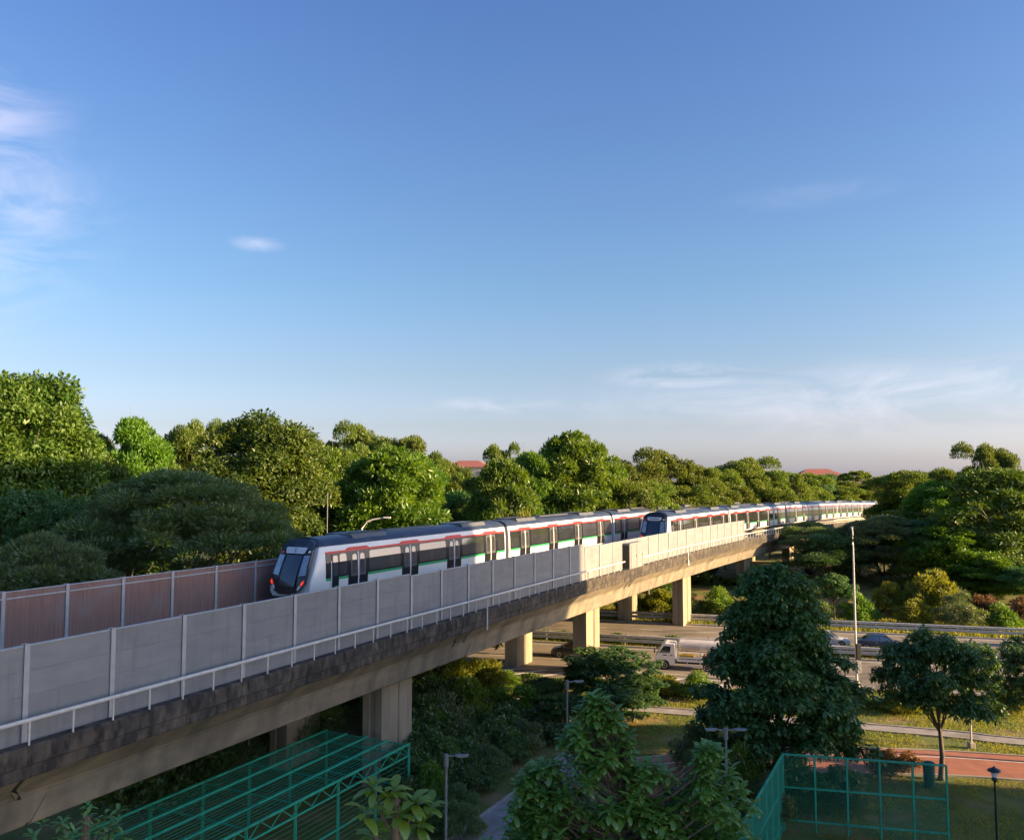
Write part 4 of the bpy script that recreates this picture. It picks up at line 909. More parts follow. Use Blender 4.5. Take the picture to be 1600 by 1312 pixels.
def crown_shape(kind, rng):
    """clump centres, clump radii; nominal crown dimensions given per kind (width, height)"""
    if kind in ('mango', 'olive', 'dark_round'):
        W, H, zb = 12.0, 20.0, 4.5
        n = {'mango': 95, 'olive': 46, 'dark_round': 60}[kind]; d = norm(rng.normal(size=(n, 3))); d[:, 2] = np.abs(d[:, 2])*1.15-0.35; d = norm(d)
        rad = rng.uniform(0.62, 0.98, n)[:, None]
        C = d*rad*np.array([W/2-1.0, W/2-1.0, (H-zb)/2-0.5]) + np.array([0, 0, (H+zb)/2-0.2])
        Rr = rng.uniform(1.1, 1.9, n) if kind != 'olive' else rng.uniform(0.9, 1.8, n)
        C = np.concatenate([C, rng.normal(size=(12, 3))*np.array([2.2, 2.2, 3.0])+np.array([0, 0, (H+zb)/2])]); Rr = np.concatenate([Rr, np.full(12, 2.2)])
        return C, Rr, W, H
    if kind == 'bright':     # layered shelves of drooping foliage, wide and open below
        W, H = 13.0, 18.0; C = []; Rr = []
        for k in range(105):
            a = rng.rand()*6.283; f = math.sqrt(rng.rand()); rr = f*(W/2-1.1); ztop = 17.2 - 6.5*f**2.4
            z = ztop if rng.rand() < 0.42 else rng.uniform(3.6+1.5*(1-f), ztop)
            C.append((rr*math.cos(a), rr*math.sin(a), z)); Rr.append(rng.uniform(0.9, 1.7))
        for k in range(26):
            d = norm(rng.normal(size=3)); C.append((d[0]*3.2, d[1]*3.2, 10.6+d[2]*4.2)); Rr.append(rng.uniform(1.8, 2.4))
        return np.array(C), np.array(Rr), W, H
    if kind == 'feathery':
        W, H = 15.0, 16.0; C = []; Rr = []
        for k in range(120):
            a = rng.rand()*6.283; f = math.sqrt(rng.rand()); rr = f*(W/2-0.9); ztop = 15.4 - 4.4*f**2
            z = ztop if rng.rand() < 0.5 else rng.uniform(2.5+2.2*(1-f), ztop)
            C.append((rr*math.cos(a), rr*math.sin(a), z)); Rr.append(rng.uniform(1.0, 1.8))
        return np.array(C), np.array(Rr), W, H
    if kind == 'conical':
        W, H = 9.6, 12.0; C = []; Rr = []
        for k in range(210):
            f = rng.rand()**0.95; z = 0.9 + f*10.4; rmax = (W/2-0.6)*(1-((z-0.6)/11.4))**0.80*(0.75 if z < 1.8 else 1)
            a = rng.rand()*6.283; rr = rmax*math.sqrt(rng.uniform(0.08, 1.0)); C.append((rr*math.cos(a), rr*math.sin(a), z)); Rr.append(rng.uniform(0.55, 0.95))
        C.append((0, 0, 11.4)); Rr.append(0.5)
        return np.array(C), np.array(Rr), W, H
    if kind == 'street':
        W, H = 7.0, 8.6; C = []; Rr = []
        for k in range(85):
            d = norm(rng.normal(size=3)); d[2] = d[2] if d[2] > -0.55 else -d[2]
            p = d*rng.uniform(0.5, 0.95)*np.array([2.9, 2.9, 3.1])+np.array([0, 0, 5.0]); C.append(p); Rr.append(rng.uniform(0.5, 0.95))
        return np.array(C), np.array(Rr), W, H
    if kind in ('shrub', 'hedge'):
        W, H = 4.0, 3.0; n = 34; d = norm(rng.normal(size=(n, 3))); d[:, 2] = np.abs(d[:, 2])
        C = d*rng.uniform(0.5, 0.95, n)[:, None]*np.array([1.55, 1.55, 2.2])+np.array([0, 0, 0.35]); return C, rng.uniform(0.38, 0.65, n), W, H
    if kind == 'umbrella':
        W, H = 16.0, 15.0; C = []; Rr = []
        for k in range(60):
            a = rng.rand()*6.283; f = math.sqrt(rng.rand()); C.append((f*7.2*math.cos(a), f*7.2*math.sin(a), 14.6-2.0*f**2-rng.rand()*0.5)); Rr.append(rng.uniform(0.5, 0.9))
        return np.array(C), np.array(Rr), W, H
def crown_mesh(kind, variant, n, leaf, ratio, m):
    rng = np.random.RandomState(abs(hash((kind, variant))) % 1000 if False else sum(map(ord, kind))*7+variant*131)
    C, Rr, W, H = crown_shape(kind, rng)
    opts = {'mango': dict(flat=0.9, out=0.8, up=0.0, down=0.45, rand=0.7), 'olive': dict(flat=0.75, out=0.8, up=0.35, rand=0.7), 'dark_round': dict(flat=0.85, out=0.8, down=0.3, rand=0.6),
            'bright': dict(flat=0.50, out=1.1, down=0.55, rand=0.55), 'feathery': dict(flat=0.38, out=1.2, up=0.05, rand=0.45), 'conical': dict(flat=0.7, out=1.0, down=0.65, rand=0.5),
            'street': dict(flat=0.75, out=0.9, down=0.45, rand=0.6), 'shrub': dict(flat=0.9, out=0.8, up=0.45, rand=0.6), 'hedge': dict(flat=0.9, out=0.8, up=0.3, rand=0.7), 'umbrella': dict(flat=0.4, up=0.2)}[kind]
    p, ax, d, idx = clump_leaves(rng, C, Rr, n, **opts)
    if kind in ('conical', 'street'):
        per = 9; m_ = n//per; p, ax, d, idx = clump_leaves(rng, C, Rr, m_, flat=0.75, shell=0.45, out=0.9, up=0.45, rand=0.35); t_ = norm(ax)
        ang = (np.arange(per)*2.4)[None, :] + rng.rand(m_, 1)*6.28; el = np.linspace(0.55, -0.75, per)[None, :] + rng.normal(size=(m_, per))*0.15
        e1 = norm(np.cross(t_, np.array([0.3, 0.2, 0.9]))); e2 = np.cross(t_, e1)
        A = (e1[:, None, :]*np.cos(ang)[..., None]+e2[:, None, :]*np.sin(ang)[..., None])*np.cos(el)[..., None] + t_[:, None, :]*np.sin(el)[..., None] + np.array([0, 0, -0.25])
        B = np.repeat(p[:, None, :], per, 1); crnd = rng.rand(len(C)); wr = rng.rand(m_, 1)
        rn = np.clip(0.3*rng.rand(m_, per)+0.4*wr+0.3*crnd[idx][:, None], 0, 1).reshape(-1)
        A = A.reshape(-1, 3); B = B.reshape(-1, 3); Ls = leaf*rng.uniform(0.7, 1.2, len(A))
        me = curved_leaf_mesh('crown', B, A, np.tile(np.array([0.02, 0.03, 1.0]), (len(A), 1)), Ls, Ls*ratio, rn, m, bend=0.7, seg=2)
        return finish_crown(me, kind, variant, C, rng, W, H)
    Ln = leaf*rng.uniform(0.65, 1.25, n); hint = d + rng.normal(size=(n, 3))*0.35 + np.array([0, 0, 0.6])
    crnd = rng.rand(len(C)); rnd = np.clip(0.55*rng.rand(n) + 0.45*crnd[idx], 0, 1)**1.2
    me = leaf_mesh('crown', p, ax, hint, Ln, Ln*ratio*rng.uniform(0.8, 1.2, n), rnd, m)
    return finish_crown(me, kind, variant, C, rng, W, H)
def finish_crown(me, kind, variant, C, rng, W, H):
    # woody skeleton
    pr = random.Random(variant*17+3); mb = MB()
    hz = {'mango': 5.5, 'olive': 6.5, 'dark_round': 5, 'bright': 5.5, 'feathery': 3.5, 'conical': 2.2, 'street': 2.7, 'shrub': 0.35, 'hedge': 0.3, 'umbrella': 9.5}[kind]
    br = {'mango': 0.38, 'olive': 0.30, 'dark_round': 0.3, 'bright': 0.33, 'feathery': 0.33, 'conical': 0.2, 'street': 0.14, 'shrub': 0.07, 'hedge': 0.06, 'umbrella': 0.3}[kind]
    sel = rng.choice(len(C), min(len(C), {'shrub': 6, 'hedge': 5}.get(kind, 13)), replace=False)
    limbs(mb, br, hz, [tuple(C[i]) for i in sel], pr, wob={'shrub': 0.08, 'hedge': 0.08, 'street': 0.2, 'conical': 0.2}.get(kind, 0.5))
    tm = bpy.data.meshes.new('trunk'); tm.from_pydata(mb.v, [], mb.f); tm.polygons.foreach_set('use_smooth', [True]*len(tm.polygons))
    tm.materials.append(M['bark_pale'] if kind in ('bright', 'umbrella') else M['bark'])
    return me, tm, W, H
CROWNS = {}
def crown(key, kind, variant, n, leaf, ratio, m): CROWNS[key] = crown_mesh(kind, variant, n, leaf, ratio, m)
crown('mango1', 'mango', 1, 80000, 0.36, 0.46, L_MANGO); crown('mango2', 'mango', 2, 80000, 0.36, 0.46, L_MANGO)
crown('feath1', 'feathery', 1, 95000, 0.40, 0.20, L_FEATH); crown('feath2', 'feathery', 2, 60000, 0.40, 0.2, L_FEATH)
crown('bright1', 'bright', 1, 60000, 0.56, 0.34, L_BRIGHT); crown('bright2', 'bright', 2, 60000, 0.56, 0.34, L_BRIGHT)
crown('olive1', 'olive', 1, 44000, 0.42, 0.38, L_OLIVE); crown('olive2', 'olive', 2, 44000, 0.42, 0.38, L_OLIVE); crown('olive3', 'olive', 3, 44000, 0.42, 0.38, L_OLIVE)
crown('dark1', 'dark_round', 1, 56000, 0.40, 0.36, L_DARK)
crown('cone1', 'conical', 1, 44000, 0.44, 0.33, L_DARK)
crown('street1', 'street', 1, 16000, 0.36, 0.36, L_DARK); crown('street2', 'street', 2, 16000, 0.36, 0.36, L_DARK)
crown('shrub1', 'shrub', 1, 7000, 0.26, 0.30, L_BRIGHT); crown('shrubY', 'shrub', 2, 7000, 0.30, 0.28, L_YEL); crown('shrubD', 'hedge', 3, 9000, 0.24, 0.40, L_HEDGE)
crown('shrubR', 'shrub', 4, 4500, 0.28, 0.34, L_RUST); crown('shrubF', 'shrub', 5, 7000, 0.24, 0.22, L_FEATH); crown('hedge1', 'hedge', 6, 6000, 0.16, 0.5, L_HEDGE)
crown('umb', 'umbrella', 1, 16000, 0.5, 0.4, L_OLIVE); crown('flower', 'shrub', 7, 3500, 0.26, 0.5, L_FLOWER)
def plant(name, label, key, x, y, top, width, cat='tree', group=None, rz=None, z0=0.0, depth=None):
    cm, tm, W, H = CROWNS[key]
    root = empty(name, (x, y, z0), 0 if rz is None else rz, label, cat, group)
    if rz is None: root.rotation_euler.z = (x*12.9898+y*78.233) % 6.283
    root.scale = (width/W, (depth or width)/W, (top-z0)/H)
    link('trunk' if cat == 'tree' else 'stem', tm, root); link('crown' if cat == 'tree' else 'foliage', cm, root)
    return root
F = 1312.0
def bx(px, d): return (px-800)/F*d          # lateral metres of a bearing read off the plan at distance d
G1, G2, G3, G4 = 'trees behind the viaduct', 'far woodland trees', 'trees beyond the expressway', 'shrubs below the viaduct'
plant('mango_tree', 'huge rounded dense tree at the left edge, its upper half sunlit', 'mango1', bx(25, 70), 70, 26.6, 15.2, group=G1)
plant('mango_tree', 'big dome-shaped dense tree rising just above the train front', 'mango2', bx(395, 82), 82, 23.2, 15.2, group=G1)
plant('feathery_tree', 'wide dark feathery tree in the shade right behind the brown barrier', 'feath1', bx(285, 60), 60, 17.0, 17.0, group=G1)
plant('feathery_tree', 'low olive feathery tree at the left, directly above the brown barrier', 'feath2', bx(80, 49), 49, 13.3, 9.0, group=G1)
plant('dark_tree', 'shaded dark tree below the huge left tree', 'dark1', bx(70, 64), 64, 16.0, 11.0, group=G1)
plant('dark_tree', 'dark tree filling the gap below the two bright far crowns at left', 'dark1', bx(200, 76), 76, 15.8, 12, group=G1, rz=2.1)
plant('bright_tree', 'bright green tree between the huge left tree and the dome tree', 'bright1', bx(215, 96), 96, 23.4, 9.5, group=G1)
plant('bright_tree', 'smaller yellow-green tree left of the dome tree', 'olive3', bx(292, 104), 104, 23.8, 7.5, group=G1)
plant('bright_tree', 'bright layered tree left of the curved street lamp', 'bright2', bx(610, 88), 88, 19.8, 13.4, group=G1)
plant('bright_tree', 'bright green tree with drooping foliage left of the tallest middle tree', 'bright1', bx(785, 93), 93, 18.6, 9.0, group=G1, rz=0.6)
plant('bright_tree', 'tall bright green rounded tree in the middle above the second car of the train', 'bright2', bx(893, 103), 103, 22.3, 12.4, group=G1, rz=1.7)
plant('dark_tree', 'two-crowned dark tree breaking the skyline in the middle', 'olive2', bx(785, 112), 112, 22.8, 6.8, group=G1, rz=1.0)
plant('olive_tree', 'olive tree hiding the wall below the red tiled roof', 'olive2', bx(737, 124), 124, 18.4, 8.0, group=G2)
plant('olive_tree', 'olive tree in the gap left of the dome tree', 'olive1', bx(262, 100), 100, 19.6, 9.0, group=G1)
plant('olive_tree', 'small olive tree deep in the gap left of the dome tree', 'olive3', bx(284, 112), 112, 20.2, 7.0, group=G1)
plant('dark_tree', 'dark filler tree below the bright layered tree, behind the train roof', 'dark1', bx(690, 98), 98, 15.5, 13, group=G1, rz=4.0)
plant('dark_tree', 'dark tree behind the thin grey mast', 'dark1', bx(545, 96), 96, 15.0, 12, group=G1, rz=5.0)
plant('light_shrub', 'pale green bush just above the train roof in the middle', 'shrubY', bx(805, 80), 80, 14.6, 6.5, cat='shrub', group=G1)
skyline = [(480, 674, 118, 9), (520, 668, 126, 10), (572, 662, 122, 9), (632, 664, 118, 11), (672, 690, 124, 8), (705, 716, 130, 9), (850, 704, 120, 9)]
sl = ['leftmost of the olive skyline trees right of the dome tree', 'second olive skyline tree right of the dome tree', 'olive skyline tree with a rounded head left of the tallest olive pair',
      'tall olive skyline tree above the bright layered tree', 'olive skyline tree falling away towards the red tiled roof', 'low olive skyline tree in front of the red tiled roof', 'olive tree peeping between the bright middle trees']
for i, (px, ty, d, w) in enumerate(skyline):
    plant('olive_tree', sl[i], 'olive%d' % (i % 3+1), bx(px, d), d, 16.5+(746.8-ty)/F*d, w, group=G2)
gap = [(128, 98, 22.6, 8, 'olive3'), (150, 88, 20.0, 9, 'mango2'), (175, 110, 22.6, 8, 'olive2'), (240, 108, 22.0, 8, 'bright2'), (458, 92, 19.6, 9, 'mango1'), (505, 100, 20.2, 9, 'bright1'), (548, 104, 20.8, 9, 'olive3'), (655, 100, 19.4, 9, 'bright1'), (715, 102, 17.6, 9, 'olive1'), (832, 100, 19.6, 8, 'bright1'), (945, 110, 19.6, 9, 'bright2'), (985, 106, 17.4, 9, 'olive1'), (1405, 150, 17.6, 13, 'olive3'), (1520, 126, 18.4, 10, 'olive1')]
gl = ['in the notch right of the huge left tree', 'behind the huge left tree, low on its right', 'on the skyline right beside the huge left tree', 'bright, on the skyline left of the dome tree', 'right below the dome tree top', 'right of the dome tree', 'between dome tree and layered tree', 'at the right shoulder of the layered tree', 'under the red tiled roof', 'left of the tallest middle tree', 'right of the tallest middle tree', 'above the second train front', 'at the far end of the trains', 'left of the tall dark skyline tree']
for i, (px, d, tz, w, key) in enumerate(gap):
    plant('canopy_tree', 'canopy tree ' + gl[i], key, bx(px, d), d, tz, w, group=G1 if i < 12 else G3, rz=i*0.7)
rng0 = random.Random(11)
wood = [(962, 708, 118, 10), (1000, 704, 122, 12), (1045, 702, 128, 11), (1085, 714, 130, 11), (1120, 718, 140, 11), (1155, 714, 150, 12), (1190, 722, 158, 13), (1225, 726, 168, 13),
        (1262, 738, 200, 14), (1300, 744, 236, 16), (1345, 747, 245, 16), (1385, 744, 250, 17), (1010, 740, 112, 11), (1070, 745, 122, 12), (1130, 748, 134, 12), (1200, 752, 150, 13), (1250, 757, 176, 12), (1312, 758, 228, 15)]
for i, (px, ty, d, w) in enumerate(wood):
    row = 'back' if i < 12 else 'front'
    order = ['first', 'second', 'third', 'fourth', 'fifth', 'sixth', 'seventh', 'eighth', 'ninth', 'tenth', 'eleventh', 'twelfth']
    k = i if i < 12 else i-12
    plant('woodland_tree', 'olive woodland tree beyond the trains, %s from the left in the %s row' % (order[k], row), 'olive%d' % (i % 3+1), bx(px, d), d, 16.5+(746.8-ty)/F*d, w, group=G2)
plant('dark_tree', 'dark conical tree in the far treeline right of the red hipped roof', 'dark1', bx(1290, 226), 226, 18.2, 9.0, group=G2)
plant('umbrella_tree', 'flat umbrella-shaped tree on the far skyline', 'umb', bx(1336, 262), 262, 18.9, 13.5, group=G2)
plant('olive_tree', 'olive tree rising behind the far end of the trains', 'olive1', bx(1425, 150), 150, 19.0, 12.0, group=G3)
plant('olive_tree', 'yellowish olive tree left of the tall dark skyline tree at right', 'olive2', bx(1490, 132), 132, 19.7, 9.5, group=G3)
plant('dark_tree', 'tall dark tree on the skyline at the right edge', 'olive3', bx(1552, 122), 122, 21.6, 8.5, group=G3, rz=0.4)
plant('olive_tree', 'olive tree on the skyline beside the right picture edge', 'olive1', bx(1610, 125), 125, 18.0, 9, group=G3)
plant('bright_tree', 'large bright layered tree with a pale trunk at the right', 'bright1', bx(1562, 113), 113, 17.8, 20.0, group=G3, rz=0.0, depth=9.0)
plant('bright_tree', 'bright tree left of and behind the large layered tree at right', 'bright2', bx(1465, 124), 124, 16.2, 12.0, group=G3, rz=0.3)
bt = plant('feathery_tree', 'broad dark tree with cream blossoms covering the far end of the viaduct', 'feath2', bx(1376, 119), 119, 11.2, 15.0, group=G3)
bl = link('blossom', CROWNS['flower'][0], bt); bl.location = (0, 0, 13.2); bl.scale = (2.1, 2.1, 1.05)
plant('feathery_tree', 'dark bushy tree below the large layered tree at right', 'bright2', bx(1470, 114), 114, 10.5, 13.0, group=G3, rz=2.0)
plant('dark_tree', 'dark tree on the bank behind the dark far columns', 'dark1', bx(1290, 118), 118, 9.0, 11, group=G3, rz=1.3)
plant('street_sapling', 'small olive tree with a thin trunk left of the tall lamp post', 'street1', bx(1297, 99), 99, 6.0, 6.2, group=G3)
plant('yellow_shrub', 'bright yellow-green bush right of the tall lamp post, above the far guard rail', 'shrubY', bx(1447, 100.5), 100.5, 6.2, 7.2, cat='shrub', group=G3)
plant('yellow_shrub', 'smaller yellow-green bush between the tall lamp post and the bright bush', 'shrubY', bx(1385, 101.5), 101.5, 4.6, 5.0, cat='shrub', group=G3)
plant('rust_shrub', 'rust-brown bush left of the pale trunk', 'shrubR', bx(1530, 99.5), 99.5, 3.4, 5.0, cat='shrub', group=G3)
plant('rust_shrub', 'rust-brown bush at the right picture edge', 'shrubR', bx(1590, 97), 97, 3.6, 4.6, cat='shrub', group=G3)
for i, (px, d, t, w) in enumerate([(1010, 118, 4.0, 8), (1090, 122, 5.0, 9), (1180, 118, 4.4, 9), (930, 116, 4.5, 9), (860, 114, 5.0, 9), (790, 112, 4.6, 9), (1230, 114, 4.0, 8)]):
    plant('bank_shrub', ['dark bank shrub seen between the third pair of columns', 'dark bank shrub right of the third column pair', 'dark bank shrub right of the fourth column pair',
        'dark bank shrub seen between the second column pair', 'dark bank shrub left of the second column pair', 'dark bank shrub behind the hatchback', 'dark bank shrub below the far girder end'][i], ('shrubD', 'shrubD', 'shrub1')[i % 3], bx(px, d), d, t, w, cat='shrub', group=G3, z0=0.8)
# in front of the expressway
plant('conical_tree', 'dark conical tree with drooping leaves right of the middle', 'cone1', bx(1208, 46), 46, 12.2, 12.6)
plant('street_tree', 'round-headed street tree with a straight trunk beside the green bin', 'street1', 23.6, 47.4, 8.8, 7.8, group='street trees on the lawn')
plant('street_tree', 'street tree cut by the right picture edge', 'street2', bx(1612, 50), 50, 7.8, 7.0, group='street trees on the lawn')
plant('spreading_tree', 'low spreading dark tree below the hatchback and columns', 'street2', bx(948, 60), 60, 4.9, 8.6, group=G4)
plant('spreading_tree', 'small dark tree left of the low spreading tree', 'street1', bx(850, 60), 60, 2.7, 4.6, group=G4)
plant('spreading_tree', 'leafy low tree right of the low spreading tree', 'street1', bx(985, 58.5), 58.5, 3.0, 5.4, group=G4, rz=0.9)
plant('spreading_tree', 'leafy low tree in front of the low spreading tree', 'street1', bx(880, 56.5), 56.5, 2.5, 5.2, group=G4, rz=2.9)
plant('spreading_tree', 'small leafy tree behind the second path lamp', 'street2', bx(960, 55.5), 55.5, 3.2, 5.0, group=G4, rz=4.4)
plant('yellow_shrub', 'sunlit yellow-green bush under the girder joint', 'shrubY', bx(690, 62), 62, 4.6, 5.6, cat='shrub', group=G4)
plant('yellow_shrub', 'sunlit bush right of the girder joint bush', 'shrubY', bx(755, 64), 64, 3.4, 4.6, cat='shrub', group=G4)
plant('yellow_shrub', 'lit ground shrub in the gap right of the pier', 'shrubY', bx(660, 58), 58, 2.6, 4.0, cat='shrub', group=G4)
under = [(665, 50, 3.2, 4.4), (700, 53, 3.4, 4.6), (740, 50, 2.8, 4.2), (778, 54, 2.6, 4.2), (815, 52.5, 2.0, 3.6), (680, 46, 2.4, 3.4), (722, 45.5, 1.9, 3.2), (765, 47.5, 2.0, 3.2), (660, 43, 2.0, 3.0), (805, 56, 2.2, 4.4), (845, 56, 2.0, 4.0), (650, 55, 3.6, 4.6), (640, 48, 2.8, 3.4), (715, 42.8, 1.5, 2.6), (690, 41, 1.5, 2.4)]
ul = ['beside the nearest pier', 'behind the shrub beside the pier', 'in the middle of the dark thicket', 'at the top of the dark thicket', 'next to the upper footpath bend', 'at the thicket front near the pier', 'at the thicket front above the first lamp',
      'by the footpath edge in the thicket', 'at the foot of the pier', 'below the lit grass patch', 'below the low spreading tree', 'under the girder behind the pier', 'between pier and thicket', 'low by the footpath above the lamp', 'low beside the first lamp']
for i, (px, d, t, w) in enumerate(under):
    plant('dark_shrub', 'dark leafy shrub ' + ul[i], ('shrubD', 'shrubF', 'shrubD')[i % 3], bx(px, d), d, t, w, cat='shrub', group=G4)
plant('olive_shrub', 'small olive shrub to the right of the first path lamp', 'shrubF', bx(728, 39.8), 39.8, 1.7, 2.2, cat='shrub', group=G4)
for i, (px, d, t, w) in enumerate([(1095, 44, 3.2, 3.4), (1150, 42, 3.6, 3.2), (1185, 41, 2.6, 3.0), (1080, 49, 2.6, 3.6), (1235, 43.5, 2.6, 3.2), (1300, 43.5, 2.2, 3.4)]):
    plant('loose_shrub', 'loose green shrub ' + ['left of the two-headed lamp', 'right of the two-headed lamp', 'behind the fence corner', 'below the round red sign', 'under the conical tree behind the fence', 'under the conical tree right of the fence corner'][i], ('shrubF', 'shrub1', 'shrubF')[i % 3], bx(px, d), d, t, w, cat='shrub', group='shrubs under the conical tree')
for i, (px, d, t, w) in enumerate([(1030, 65.5, 1.7, 3.4), (1085, 64.0, 2.2, 3.6), (1395, 60.5, 1.6, 3.2), (1440, 62.5, 2.0, 3.4), (1565, 60.5, 2.0, 3.6), (790, 66.5, 1.6, 3.4)]):
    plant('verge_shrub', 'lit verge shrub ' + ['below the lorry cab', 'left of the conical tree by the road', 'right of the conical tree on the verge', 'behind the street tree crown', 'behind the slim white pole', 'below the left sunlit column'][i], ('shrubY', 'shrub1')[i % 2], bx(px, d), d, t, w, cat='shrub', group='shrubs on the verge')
for i, (px, d, t, w) in enumerate([(1375, 47.5, 1.8, 2.6), (1405, 48.6, 1.3, 2.0)]):
    plant('dry_shrub', ['dry brown tuft right of the conical tree', 'small dry tuft at the red path edge'][i], 'shrubR', bx(px, d), d, t, w, cat='shrub', group='dry tufts')
right_fill = [(1420, 122, 13.0, 12), (1445, 118, 11, 12), (1505, 116, 12.5, 12), (1585, 120, 12, 12), (1630, 118, 13, 12), (1335, 126, 9, 11), (1260, 126, 10, 12), (1540, 108, 6.5, 9), (1425, 114, 7.5, 9), (1600, 104, 6, 8)]
rl = ['right of the far train end', 'below the bright tree behind', 'between the two layered trees', 'behind the large pale trunk', 'beyond the right picture edge', 'behind the broad dark tree', 'behind the far dark columns', 'low behind the rust bushes', 'low behind the yellow bushes', 'low at the right picture edge']
for i, (px, d, t, w) in enumerate(right_fill):
    plant('bank_tree', 'leafy bank tree ' + rl[i], ('olive2', 'dark1', 'feath2', 'bright1')[i % 4], bx(px, d), d, t, w, group=G3, rz=i*1.1)
row = [(985, 3.0, 5.0), (1030, 3.6, 5.4), (1075, 3.0, 5.0), (1120, 3.8, 5.6), (1215, 3.4, 5.4), (1265, 4.0, 5.6), (1335, 3.6, 5.2), (1420, 3.4, 5.0), (1490, 4.4, 6.0), (1555, 3.0, 4.8)]
rn = ['left of the third near column', 'between the third column pair', 'just right of the third near column', 'left of the fourth near column', 'above the conical tree tip', 'left of the thin-trunked small tree', 'behind the tall lamp post', 'between the two yellow bushes', 'right of the bright yellow bush', 'between the two rust bushes']
for i, (px, t, w) in enumerate(row):
    d = 104.0/(0.962+0.275*(px-800)/F)-0.6
    plant('bank_bush', 'mid-green bush on the far bank ' + rn[i], ('shrub1', 'shrubY', 'shrubF')[i % 3], bx(px, d), d, t, w, cat='shrub', group='bushes along the far bank')
left_fill = [(430, 58, 5.0, 7.0), (500, 60, 5.0, 6.5), (560, 62, 4.6, 6.0), (360, 50, 5.5, 7.0), (300, 46, 5.0, 6.5), (470, 52, 4.6, 6.0), (240, 42, 5.0, 6), (610, 58, 4.0, 5)]
ll = ['behind the far pier at left', 'behind the cage roof centre', 'left of the nearest pier', 'behind the cage roof, second from left', 'behind the cage roof, leftmost but one', 'just behind the cage end', 'behind the cage roof at far left', 'tucked behind the nearest pier']
for i, (px, d, t, w) in enumerate(left_fill):
    plant('understorey_shrub', 'dark shrub under the viaduct ' + ll[i], ('shrubD', 'shrubF')[i % 2], bx(px, d), d, t, w, cat='shrub', group='shrubs behind the green cage')
fill2 = [(655, 52, 4.0, 5.0), (690, 57, 4.2, 5.0), (730, 56, 3.6, 5.0), (770, 51, 2.6, 3.8), (800, 50.5, 1.8, 3.0), (825, 58, 2.6, 4.4), (700, 48, 3.0, 4.2), (745, 46, 2.2, 3.0), (675, 43.5, 2.2, 2.8), (650, 46, 3.0, 3.6), (870, 54, 1.6, 3.0), (780, 58.5, 2.4, 4.0)]
f2 = ['tallest right beside the nearest pier', 'behind the tallest thicket shrub', 'in the thicket back row below the lit bushes', 'overhanging the footpath from the left', 'at the footpath bend', 'in front of the lit grass patch', 'in the thicket middle row', 'leaning on the footpath edge', 'left above the first lamp', 'against the pier foot', 'right of the upper footpath', 'below the lit bushes at right']
for i, (px, d, t, w) in enumerate(fill2):
    plant('thicket_shrub', 'dense dark thicket shrub ' + f2[i], ('shrubD', 'shrubD', 'shrub1')[i % 3], bx(px, d), d, t, w, cat='shrub', group=G4)
# median hedge, low roadside hedge
def hedge(name, label, a0, a1, n, h, w):
    o0 = ep(a0, n, 0.05); rng = np.random.RandomState(int(abs(a0*7+n))); L_ = a1-a0; k = int(L_*520)
    a = rng.rand(k)*L_; bump = 0.75+0.35*np.sin(a*1.7+n)*np.sin(a*0.63)+0.1*rng.rand(k)
    th = rng.rand(k)*math.pi; yy = np.cos(th)*w/2*(0.7+0.3*rng.rand(k)); zz = np.sin(th)*h*bump
    base = np.stack([a*EX.x+yy*EN.x, a*EX.y+yy*EN.y, zz], 1); d = np.stack([np.cos(th)*EN.x, np.cos(th)*EN.y, np.sin(th)+0.3], 1)+rng.normal(size=(k, 3))*0.5
    Ln = rng.uniform(0.12, 0.26, k); me = leaf_mesh('foliage', base, d, rng.normal(size=(k, 3))+np.array([0, 0, 1]), Ln, Ln*0.45, rng.rand(k), L_HEDGE)
    root = empty(name, o0, 0, label, 'hedge'); link('foliage', me, root)
    mb = MB()
    for q in np.arange(0.5, L_, 1.5): mb.tube([EX*q+Vector((0, 0, -0.05)), EX*q+Vector((0, 0, h*0.6))], 0.03, 5)
    mb.build('stem', M['bark'], root, kind='stuff')
hedge('median_hedge', 'low dark hedge along the expressway median', -40, 62, 85.2, 0.75, 1.1)
hedge('roadside_hedge', 'dark low hedge at the near roadside below the lorry', -20, 12, 66.4, 0.6, 1.1)

